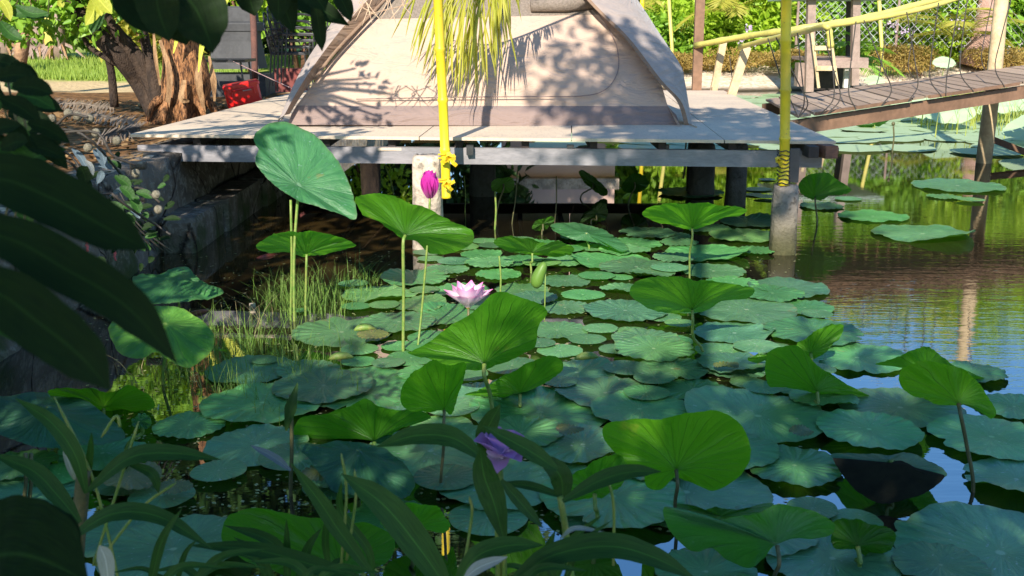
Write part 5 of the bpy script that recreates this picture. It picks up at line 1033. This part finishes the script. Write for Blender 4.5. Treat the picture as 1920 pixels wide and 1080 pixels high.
for pts, w_, Y, mt in [([(850, 1110), (890, 1045), (950, 1022), (1020, 1022)], 40, 1.5, 'blade'), ([(950, 1100), (1030, 1042), (1140, 1022), (1230, 1045), (1310, 1090)], 52, 1.55, 'blademid'), ([(910, 862), (850, 820), (780, 815), (705, 838)], 44, 1.65, 'blade'), ([(915, 860), (912, 810), (938, 758)], 40, 1.8, 'blade'),
                       ([(945, 1010), (926, 940), (908, 890), (900, 838)], 52, 1.6, 'blademid'), ([(1045, 880), (990, 842), (905, 798)], 36, 1.68, 'blade'), ([(1055, 940), (1050, 890), (1010, 855)], 44, 1.7, 'blademid'), ([(1055, 940), (1120, 902), (1180, 884), (1240, 884)], 34, 1.65, 'blademid'),
                       ([(940, 900), (975, 940), (1018, 990)], 26, 1.62, 'blademid'), ([(945, 905), (1000, 912), (1065, 935)], 18, 1.7, 'blademid'), ([(870, 1085), (900, 1062), (952, 1044)], 24, 1.45, 'bladewh'), ([(1050, 1010), (1080, 990), (1140, 1000)], 10, 1.6, 'bladewh')]: pxblade(pl, pts, w_, Y, mt)
m = MB(); m.tube(spline([atY(1050, 930, 1.7), atY(1060, 990, 1.7), atY(1075, 1110, 1.7)], 8), .006, 7); m.build('stem', M['stem'], pl, True)
pl = thing('lance_leaved_plant', atY(150, 1100, 1.8), 'lance-leaved plant with arching dark leaves at the bottom left', 'plant', 'lance-leaved plants at the near edge')
for pts, w_, Y, mt in [([(162, 925), (140, 850), (95, 790), (28, 746)], 32, 1.75, 'blade'), ([(165, 920), (240, 858), (320, 848), (415, 862)], 36, 1.75, 'blademid'), ([(150, 980), (110, 930), (60, 880), (-20, 850)], 38, 1.7, 'blademid'), ([(130, 1010), (210, 962), (300, 968), (400, 1030)], 36, 1.6, 'blademid'),
                       ([(238, 868), (285, 888), (298, 925)], 20, 1.75, 'blademid'), ([(160, 920), (168, 860), (172, 810)], 14, 1.8, 'blade'), ([(140, 900), (130, 870), (118, 840)], 14, 1.8, 'bladewh'), ([(205, 1110), (198, 1050), (186, 1022)], 30, 1.3, 'bladewh')]: pxblade(pl, pts, w_, Y, mt)
m = MB(); m.tube(spline([atY(158, 880, 1.8), atY(150, 960, 1.8), atY(140, 1100, 1.8)], 8), .014, 8); m.build('stem', M['darkstem'], pl, True)
for j, (x0, y0, x1, y1) in enumerate([(102, 745, 230, 1060), (640, 850, 640, 1000), (665, 880, 650, 990), (880, 930, 870, 1000), (190, 820, 225, 740), (1130, 880, 1150, 1000), (330, 905, 180, 1000), (260, 790, 175, 1000)]):
    mm = MB(); mm.tube(spline([atY(x1, y1+60, 1.8), atY((x0+x1)/2+10, (y0+y1)/2, 1.8), atY(x0, y0, 1.8)], 10), [.003]*9+[.0012], 5)
    tag(mm.build('grass_stalk', M['stem'], smooth=True), ['long thin grass stalk rising over the blue-green domed leaf at left', 'thin pale-tipped grass stalk left of the small bright bottom leaf', 'shorter thin stalk beside the lance-leaved plant at bottom centre', 'short thin stalk just left of the iris stems', 'drooping seed stalk over the small curled leaf', 'thin stalk right of the iris blades', 'leaning thin stalk crossing the bottom left pads', 'thin stalk carrying the small curled leaf'][j], 'grass stalk', 'thin stalks at the near edge')
# broad dark leaves close to the lens on the left
mg = thing('mango_branch', atY(-300, 400, .85), 'branch of three long blackish leaves reaching in from the left, close to the camera', 'branch')
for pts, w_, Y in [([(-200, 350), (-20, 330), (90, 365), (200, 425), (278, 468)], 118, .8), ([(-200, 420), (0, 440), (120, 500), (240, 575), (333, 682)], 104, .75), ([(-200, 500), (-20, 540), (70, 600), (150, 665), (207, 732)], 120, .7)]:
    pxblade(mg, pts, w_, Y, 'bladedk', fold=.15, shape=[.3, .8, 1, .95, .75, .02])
pxblade(mg, [(-80, 590), (0, 612), (70, 658)], 30, .9, 'blade')
mm = MB(); mm.tube([atY(-200, 350, .8), atY(-230, 430, .78), atY(-200, 510, .7), atY(-300, 700, .6)], .006, 6); mm.build('twig', M['darkstem'], mg, True)
bl = thing('broad_leaf', atY(40, 1110, .95), 'big rounded dark green leaf filling the bottom left corner', 'leaf'); strip([atY(-60, 1150, .95), atY(0, 1060, .95), atY(60, 985, .97), atY(75, 935, 1.0)], [.02, .055, .062, .045, .004], M['bladedk'], 'blade', bl, (CAM-atY(40, 1000, .95)).normalized(), .1, ns=24)
pxblade(bl, [(-120, 1080), (-20, 1040), (60, 1040), (165, 1090)], 230, .93, 'bladedk', name='blade', fold=.1)
# dark leafy twigs top left and top centre
for k, (x0, lab) in enumerate([(330, 'bottom left'), (1000, 'right of the iris'), (560, 'left of the lance leaves')]):
    g = thing('strappy_grass', atY(x0, 1120, 1.7), 'tuft of narrow strappy leaves at the near edge, ' + lab, 'plant', 'strappy tufts at the near edge')
    for i in range(10):
        a = random.uniform(-1.25, 1.25); l = random.uniform(70, 190); xb = x0+random.uniform(-60, 60); yb = 1110; xt = xb+math.sin(a)*l; yt = yb-math.cos(a)*l
        pxblade(g, [(xb, yb), ((xb+xt)/2-math.sin(a)*l*.12, (yb+yt)/2-12), (xt, yt+abs(a)*25)], random.uniform(9, 20), random.uniform(1.5, 1.9), 'blademid' if i % 3 else 'blade', shape=[.5, .9, 1, .8, .5, .02])
def twig(label, leaves, Y, mat='lf_dark', L_=None):
    b = thing('leafy_branch', atY(leaves[0][0], -60, Y), label, 'branch', 'leafy branches framing the top')
    m = MB(); pts = [atY(l[0], l[1], Y) for l in leaves]; top = atY(leaves[0][0], -160, Y)
    for l in leaves: m.tube(spline([top, (top+atY(l[0], l[1], Y))/2+Vector((0, .02, .01)), atY(l[0], l[1], Y)], 6), [.005, .004, .003, .003, .002, .002], 5)
    m.build('twig', M['darkstem'], b, True)
    for (x0, y0, x1, y1, w_, mt) in leaves:
        yy_ = Y+random.uniform(-.1, .1); bow = random.uniform(-.12, .12); pxblade(b, [(x0, y0), ((x0+x1)/2+(y1-y0)*bow, (y0+y1)/2-(x1-x0)*bow), (x1, y1)], w_, yy_, mt, fold=.2)
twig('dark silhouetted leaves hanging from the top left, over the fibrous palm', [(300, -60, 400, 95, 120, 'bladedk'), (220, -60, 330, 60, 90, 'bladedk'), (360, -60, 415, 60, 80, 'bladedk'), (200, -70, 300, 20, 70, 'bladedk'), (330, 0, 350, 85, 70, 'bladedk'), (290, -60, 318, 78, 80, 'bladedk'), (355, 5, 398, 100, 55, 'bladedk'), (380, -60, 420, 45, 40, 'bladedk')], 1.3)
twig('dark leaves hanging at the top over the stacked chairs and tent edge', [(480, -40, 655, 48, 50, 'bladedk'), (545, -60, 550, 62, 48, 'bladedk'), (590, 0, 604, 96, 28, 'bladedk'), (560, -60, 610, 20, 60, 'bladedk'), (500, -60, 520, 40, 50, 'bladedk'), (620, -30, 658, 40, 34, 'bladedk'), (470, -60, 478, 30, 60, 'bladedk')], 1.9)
M['bladeyel'] = bladem('yellow_blade', (.42, .44, .04), (.5, .5, .08), .45)
twig('cluster of bright yellow-green leaves hanging at the top left', [(178, -10, 160, 48, 26, 'bladeyel'), (186, 5, 172, 62, 26, 'blade'), (170, -20, 210, 26, 30, 'bladeyel'), (110, 0, 118, 14, 14, 'bladeyel'), (190, 0, 190, 30, 20, 'bladeyel')], 3.2)
twig('broad mid-green leaves at the top left corner', [(90, 30, 15, 25, 26, 'blade'), (0, 40, 42, 75, 26, 'blade'), (-10, -10, 20, 40, 20, 'bladeyel'), (30, 10, 92, 24, 20, 'blade')], 3.0)
lb = thing('dark_shrub', atY(20, 400, 1.5), 'dark leafy shrub on the left edge beside the bank wall', 'shrub')
for i in range(46):
    x = random.uniform(-60, 60); y = random.uniform(110, 400); a = random.uniform(-.5, .9); l = random.uniform(55, 95)
    pxblade(lb, [(x, y), (x+l*.5*math.cos(a), y+l*.5*math.sin(a)-4), (x+l*math.cos(a), y+l*math.sin(a)+6)], random.uniform(28, 44), random.uniform(1.3, 1.8), 'bladedk' if i % 4 else 'blade')
m = MB()
for i in range(6): m.tube(spline([atY(-60+i*20, 460, 1.6), atY(-20+i*15, 300, 1.6), atY(-60+i*18, 140, 1.6)], 8), .0018, 5)
m.build('stem', M['darkstem'], lb, True)
# seed-ball shrub
sb = thing('seed_ball_shrub', atY(150, 420, 2.6), 'twiggy shrub with round seed balls and bluish leaves over the bank wall', 'shrub')
m = MB(); SYs = 2.7
tws = [[(60, 330), (95, 250), (160, 255), (230, 330)], [(95, 275), (140, 300), (190, 400), (240, 430)], [(100, 240), (130, 215), (165, 220)], [(95, 250), (180, 248), (210, 290), (255, 310)], [(150, 365), (210, 363), (262, 352), (300, 380)], [(210, 363), (250, 395), (290, 420), (320, 440)], [(60, 330), (120, 300), (150, 330), (145, 360)]]
for t_ in tws: m.tube(spline([atY(a, b_, SYs+random.uniform(-.1, .1)) for a, b_ in t_], 12), .0035, 5)
m.build('twig', M['wire'], sb, True)
ballm = simple('seed_ball', (.30, .27, .20), (.14, .12, .08), 160, .8, .3, 1., .004)
for (x, y) in [(145, 218), (168, 223), (97, 223), (87, 231), (90, 238), (180, 249), (219, 264), (165, 277), (113, 295), (135, 341), (255, 325), (293, 365), (297, 393), (200, 392), (128, 212)]:
    mm = MB(); mm.ball(atY(x, y, SYs+random.uniform(-.08, .08)), .0115, 10, 8); mm.build('seed_ball', ballm, sb, True)
for (x0, y0, x1, y1, w_, mt) in [(175, 280, 200, 318, 18, 'bladebl'), (135, 278, 165, 322, 14, 'bladebl'), (150, 312, 160, 345, 30, 'bladedk'), (182, 275, 196, 310, 14, 'bladebl'), (190, 320, 182, 345, 14, 'bladebl'), (50, 258, 80, 276, 12, 'bladebl'), (185, 310, 212, 318, 12, 'bladebl'), (240, 350, 205, 368, 12, 'bladebl'), (245, 395, 262, 410, 14, 'bladebl'),
                                 (215, 330, 245, 355, 20, 'blade'), (225, 350, 250, 375, 20, 'blade'), (255, 360, 285, 372, 18, 'blade'), (245, 375, 262, 400, 20, 'blade'), (120, 330, 105, 350, 22, 'bladedk'), (150, 330, 165, 370, 24, 'bladedk'), (30, 280, 60, 292, 10, 'bladewh'), (20, 300, 45, 318, 10, 'bladewh'), (200, 380, 232, 400, 18, 'blade'), (225, 400, 250, 430, 20, 'blade'), (160, 300, 175, 330, 10, 'bladewh')]:
    pxblade(sb, [(x0, y0), ((x0+x1)/2+3, (y0+y1)/2-3), (x1, y1)], w_, SYs+random.uniform(-.1, .1), mt)
ds = thing('wall_creeper', atY(240, 480, 5.2), 'dark leafy creeper hanging over the near corner of the bank wall', 'shrub')
for i in range(70):
    x = random.gauss(225, 45); y = random.gauss(405, 45); a = random.uniform(-2.8, .6); l = random.uniform(16, 34)
    pxblade(ds, [(x, y), (x+l*.5*math.cos(a)+2, y-l*.5*math.sin(a)*.6-3), (x+l*math.cos(a), y-l*math.sin(a)*.6)], random.uniform(7, 13), random.uniform(4.6, 5.6), 'bladedk' if i % 4 else 'blade')
m = MB()
for i in range(9): m.tube(spline([atY(160+i*8, 360, 5), atY(190+i*9, 400+i*3, 5), atY(200+i*15, 470, 5.1)], 8), .004, 5)
m.build('stem', M['wire'], ds, True)
# ================================================================ REEDS AND FLOATING BITS
def reeds(name, label, area, n, hmin, hmax, mat, lean=.35, wd=.0022):
    V = []; Fq = []
    for i in range(n):
        px, py = random.choice(area); px += random.gauss(0, 22); py += random.gauss(0, 14); p = atz(px, py, -.02); h = random.uniform(hmin, hmax); a = random.uniform(0, 6.28); ln = random.uniform(0, lean)*h; s = Vector((math.cos(a+1.57), math.sin(a+1.57), 0))*wd*random.uniform(.6, 1.3)
        d = Vector((math.cos(a), math.sin(a), 0)); b0 = len(V); ns = 6
        for k in range(ns): t = k/(ns-1); q = p+Vector((0, 0, h*(t-.25*lean*t*t)))+d*ln*t*t*1.3; ww = 1-.9*t; V += [q-s*ww, q+s*ww]
        for k in range(ns-1): Fq.append((b0+k*2, b0+k*2+1, b0+k*2+3, b0+k*2+2))
    tag(mesh(name, V, Fq, mat, smooth=False), label, 'reeds', kind='stuff')
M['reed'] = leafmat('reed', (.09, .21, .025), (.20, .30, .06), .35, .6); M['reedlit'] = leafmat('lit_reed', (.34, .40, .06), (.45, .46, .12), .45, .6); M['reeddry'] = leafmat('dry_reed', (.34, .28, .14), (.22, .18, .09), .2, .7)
reeds('water_reeds', 'tuft of thin green reeds standing in the water around the twin stalks', [(540, 560), (580, 560), (620, 575), (600, 590), (640, 560), (560, 590), (510, 575), (680, 545)], 620, .07, .27, M['reed'], 1.0)
reeds('water_reeds', 'thin reeds and grass stems in the water left of the big pads', [(400, 640), (430, 680), (470, 650), (380, 700), (420, 740), (360, 650), (520, 660), (560, 700), (330, 720), (470, 740)], 520, .07, .28, M['reed'], .9)
reeds('water_reeds', 'sparse reeds growing through the pads behind the peaked leaf', [(600, 690), (640, 670), (540, 720), (500, 790), (640, 740)], 90, .06, .2, M['reed'], .7)
reeds('dry_reeds', 'dry brown stalks leaning in the dark water near the bank', [(300, 700), (340, 690), (380, 720), (250, 720), (430, 620), (480, 600)], 110, .05, .22, M['reeddry'], 1.2)
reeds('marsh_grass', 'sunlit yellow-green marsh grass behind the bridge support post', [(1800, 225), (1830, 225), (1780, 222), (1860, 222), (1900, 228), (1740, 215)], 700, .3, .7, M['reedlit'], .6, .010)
reeds('waterline_grass', 'green tufts sprouting at the foot of the bank wall', [(225, 470), (240, 480), (200, 500), (260, 450)], 120, .05, .16, M['reed'], 1.)
# duckweed fragments, dry seed pods, koi
for i, (x, y) in enumerate([(640, 672), (685, 618), (1100, 672)]):
    p = atz(x, y, .05); mm = MB(); a = Vector((.045, .01, 0)); mm.tube(spline([p-a*1.3, p-a*.5+Vector((0, 0, .012)), p+a*.5+Vector((0, 0, .012)), p+a*1.3], 10), [.003, .011, .016, .019, .02, .019, .018, .014, .009, .003], 8)
    tag(mm.build('fallen_petal_husk', M['stem'], smooth=True), ['yellow-green husk floating behind the left big pad', 'yellow-green dry husk lying on the left big pad', 'green curled husk on pads near the pink reflection gap'][i], 'husk', 'husks lying among the pads')
koi = simple('koi', (.22, .045, .015), (.14, .02, .01), 20, .3)
for i, (x, y) in enumerate([(1337-1240+395+8, 480), (368, 587)]):
    p = atz(x, y, .004); mm = MB(); mm.tube(spline([p+Vector((-.07, -.06, -.01)), p+Vector((0, 0, 0)), p+Vector((.05, .06, -.004)), p+Vector((.07, .10, -.01))], 9), [.003, .012, .016, .017, .015, .011, .007, .004, .010], 8); tag(mm.build('koi_fish', koi, smooth=True), ['red-orange koi near the surface under the edge-on leaf', 'orange koi near the surface right of the yellow-green leaf'][i], 'fish', 'koi in the pond')
mm = MB(); p = atz(474, 585, 0); mm.tube([p+Vector((0, 0, -.1)), p+Vector((0, 0, .05))], .018, 10); tag(mm.build('short_stake', M['whitepost']), 'short pale stake poking out of the water among the reeds', 'stake')
# bits and pieces on the water
n = 2600; PX = RNG.uniform(150, 1500, n); PYy = RNG.uniform(470, 1000, n); P = np.array([tuple(atz(a, b_, .0)) for a, b_ in zip(PX, PYy)]); P[:, 2] = .006; a = RNG.uniform(0, 6.28, n); l = RNG.uniform(.004, .014, n)[:, None]
d = np.stack([np.cos(a), np.sin(a), 0*a], 1); s = np.stack([-np.sin(a), np.cos(a), 0*a], 1); V = np.stack([P-d*l, P-s*l*.6, P+d*l, P+s*l*.6], 1).reshape(-1, 3)
tag(mesh('duckweed', V, np.arange(n*4).reshape(-1, 4), leafmat('duckweed', (.20, .26, .07), (.35, .3, .16), .1, .6), smooth=False), 'scattered duckweed and leaf crumbs floating between the pads', 'duckweed', kind='stuff')
# ================================================================ TREES THAT SHADE THE POND (behind and above the camera)
def shade_branch(label, targets, mat='lf_mid', size=.14, name='shade_tree', trunk=None, per=160):
    b = thing(name, trunk or (0, -3, 0), label, 'tree', 'shade trees around the viewer'); C_, R_ = [], []
    for (T, s, r) in targets: q = Vector(T)+SV*s; C_.append(tuple(q)); R_.append((r, r, r*.6))
    V, F_ = leafcloud(C_, R_, int(per*len(C_)), size, up=.9, aspect=.5); mesh('crown', V, F_, M[mat], b, smooth=False)
    base = Vector(trunk or (0, -3, 0)); m = MB(); cen = sum((Vector(c) for c in C_), Vector())/len(C_)
    m.tube(spline([base, base.lerp(cen, .5)+Vector((.1, -.2, .3)), cen], 8), [.16, .14, .12, .10, .08, .06, .05, .04], 9)
    for c in C_[:40]: m.tube([cen, (cen+Vector(c))/2+Vector((0, 0, .1)), Vector(c)], [.03, .02, .01], 5)
    m.build('trunk', bark, b, True); return b
tg = []
for i in range(15):
    for j in range(10):
        x = -3.4+i*.5; y = .5+j*.5
        if y > 4.75+.25*math.sin(x*2)-(.6 if -.4 < x < .6 and y > 3.9 else 0) and x > -1.6: continue
        tg.append(((x+random.gauss(0, .1), y+random.gauss(0, .1), 0), 6.2+random.uniform(-.5, 1.), .36))
tg += [((x, y, z), 2.6, .26) for x in (-1.3, -.9, -.5, -.1) for (y, z) in ((.7, 1.5), (.8, 1.2), (1.3, 1.2), (1.5, .9))]+[((x, 1.7, .8), 3.2, .26) for x in (.2, .6)]
shade_branch('large leafy shade tree behind the camera covering the near pond', tg, 'lf_mid', .16, trunk=(1.5, -5.5, 0), per=95)
tg = [((x, y, .1), 5.5+random.uniform(-.3, .8), .34) for x in [-5.6+.45*i for i in range(9)] for y in [5+.5*j for j in range(13)] if random.random() < .95 and not (x > -3.2 and y > 7.4)]+[((-2.5, y, .3), 5.3, .36) for y in [5.2+.4*i for i in range(8)]]+[((x, 7.2+.4*j, 0), 5.6, .3) for x in (-2.1, -1.6, -1.1) for j in range(6) if random.random() < .6]
shade_branch('leafy shade tree left of the camera over the bank wall', tg, 'lf_mid', .15, trunk=(-6.5, -1.5, .7), per=70)
tg = [((x, y, z), 9+random.uniform(-1, 1.5), .42) for x in (.9, 1.25, 1.6, 1.95, 2.3) for (y, z) in ((7.6, .6), (7.9, .79), (8.4, .79), (8.9, .79), (9.5, .79), (10.1, .79)) if random.random() < .95]
tg += [((x, 9.1, z), 8.5, .2) for x, z in ((.7, 1.05), (.95, 1.4), (1.1, .9), (.35, .85), (1.25, 1.25), (.6, 1.5), (.2, 1.15), (1.3, .95), (.8, .85))]+[((x, 7.75, .66), 9, .16) for x in (.3, .6, .9, 1.4)]
tg += [((x, y, 0), 6.5, .3) for x, y in ((2.0, 5.3), (2.3, 5.5), (2.6, 5.2), (1.7, 5.2))]
shade_branch('tall shade tree behind the camera shading the right end of the deck', tg, 'lf_mid', .16, trunk=(-1.5, -7, 0), per=62)
tg = [((x, 8.2+v, .79), 3.8+random.uniform(-.3, .3), .13) for x in [-2.8+.2*i for i in range(9)] for v in (0, .5, 1.0, 1.6, 2.2, 2.9) if random.random() < .42]
tg += [(tuple(tp(a, b_)), 2.7, r) for a, b_, r in ((668, 130, .07), (680, 150, .08), (705, 160, .07), (725, 175, .08), (748, 180, .06), (590, 155, .06), (580, 172, .06), (570, 212, .05), (620, 212, .06), (650, 218, .05), (680, 210, .05), (712, 205, .07), (715, 222, .05))]
tg += [((x, 8.1, .66), 3.5, .10) for x in [-2.8+.16*i for i in range(8)]]
shade_branch('overhanging branch casting leaf shadows on the left of deck and tent', tg, 'lf_mid', .09, name='overhanging_tree', trunk=(-6, 5, .7), per=13)
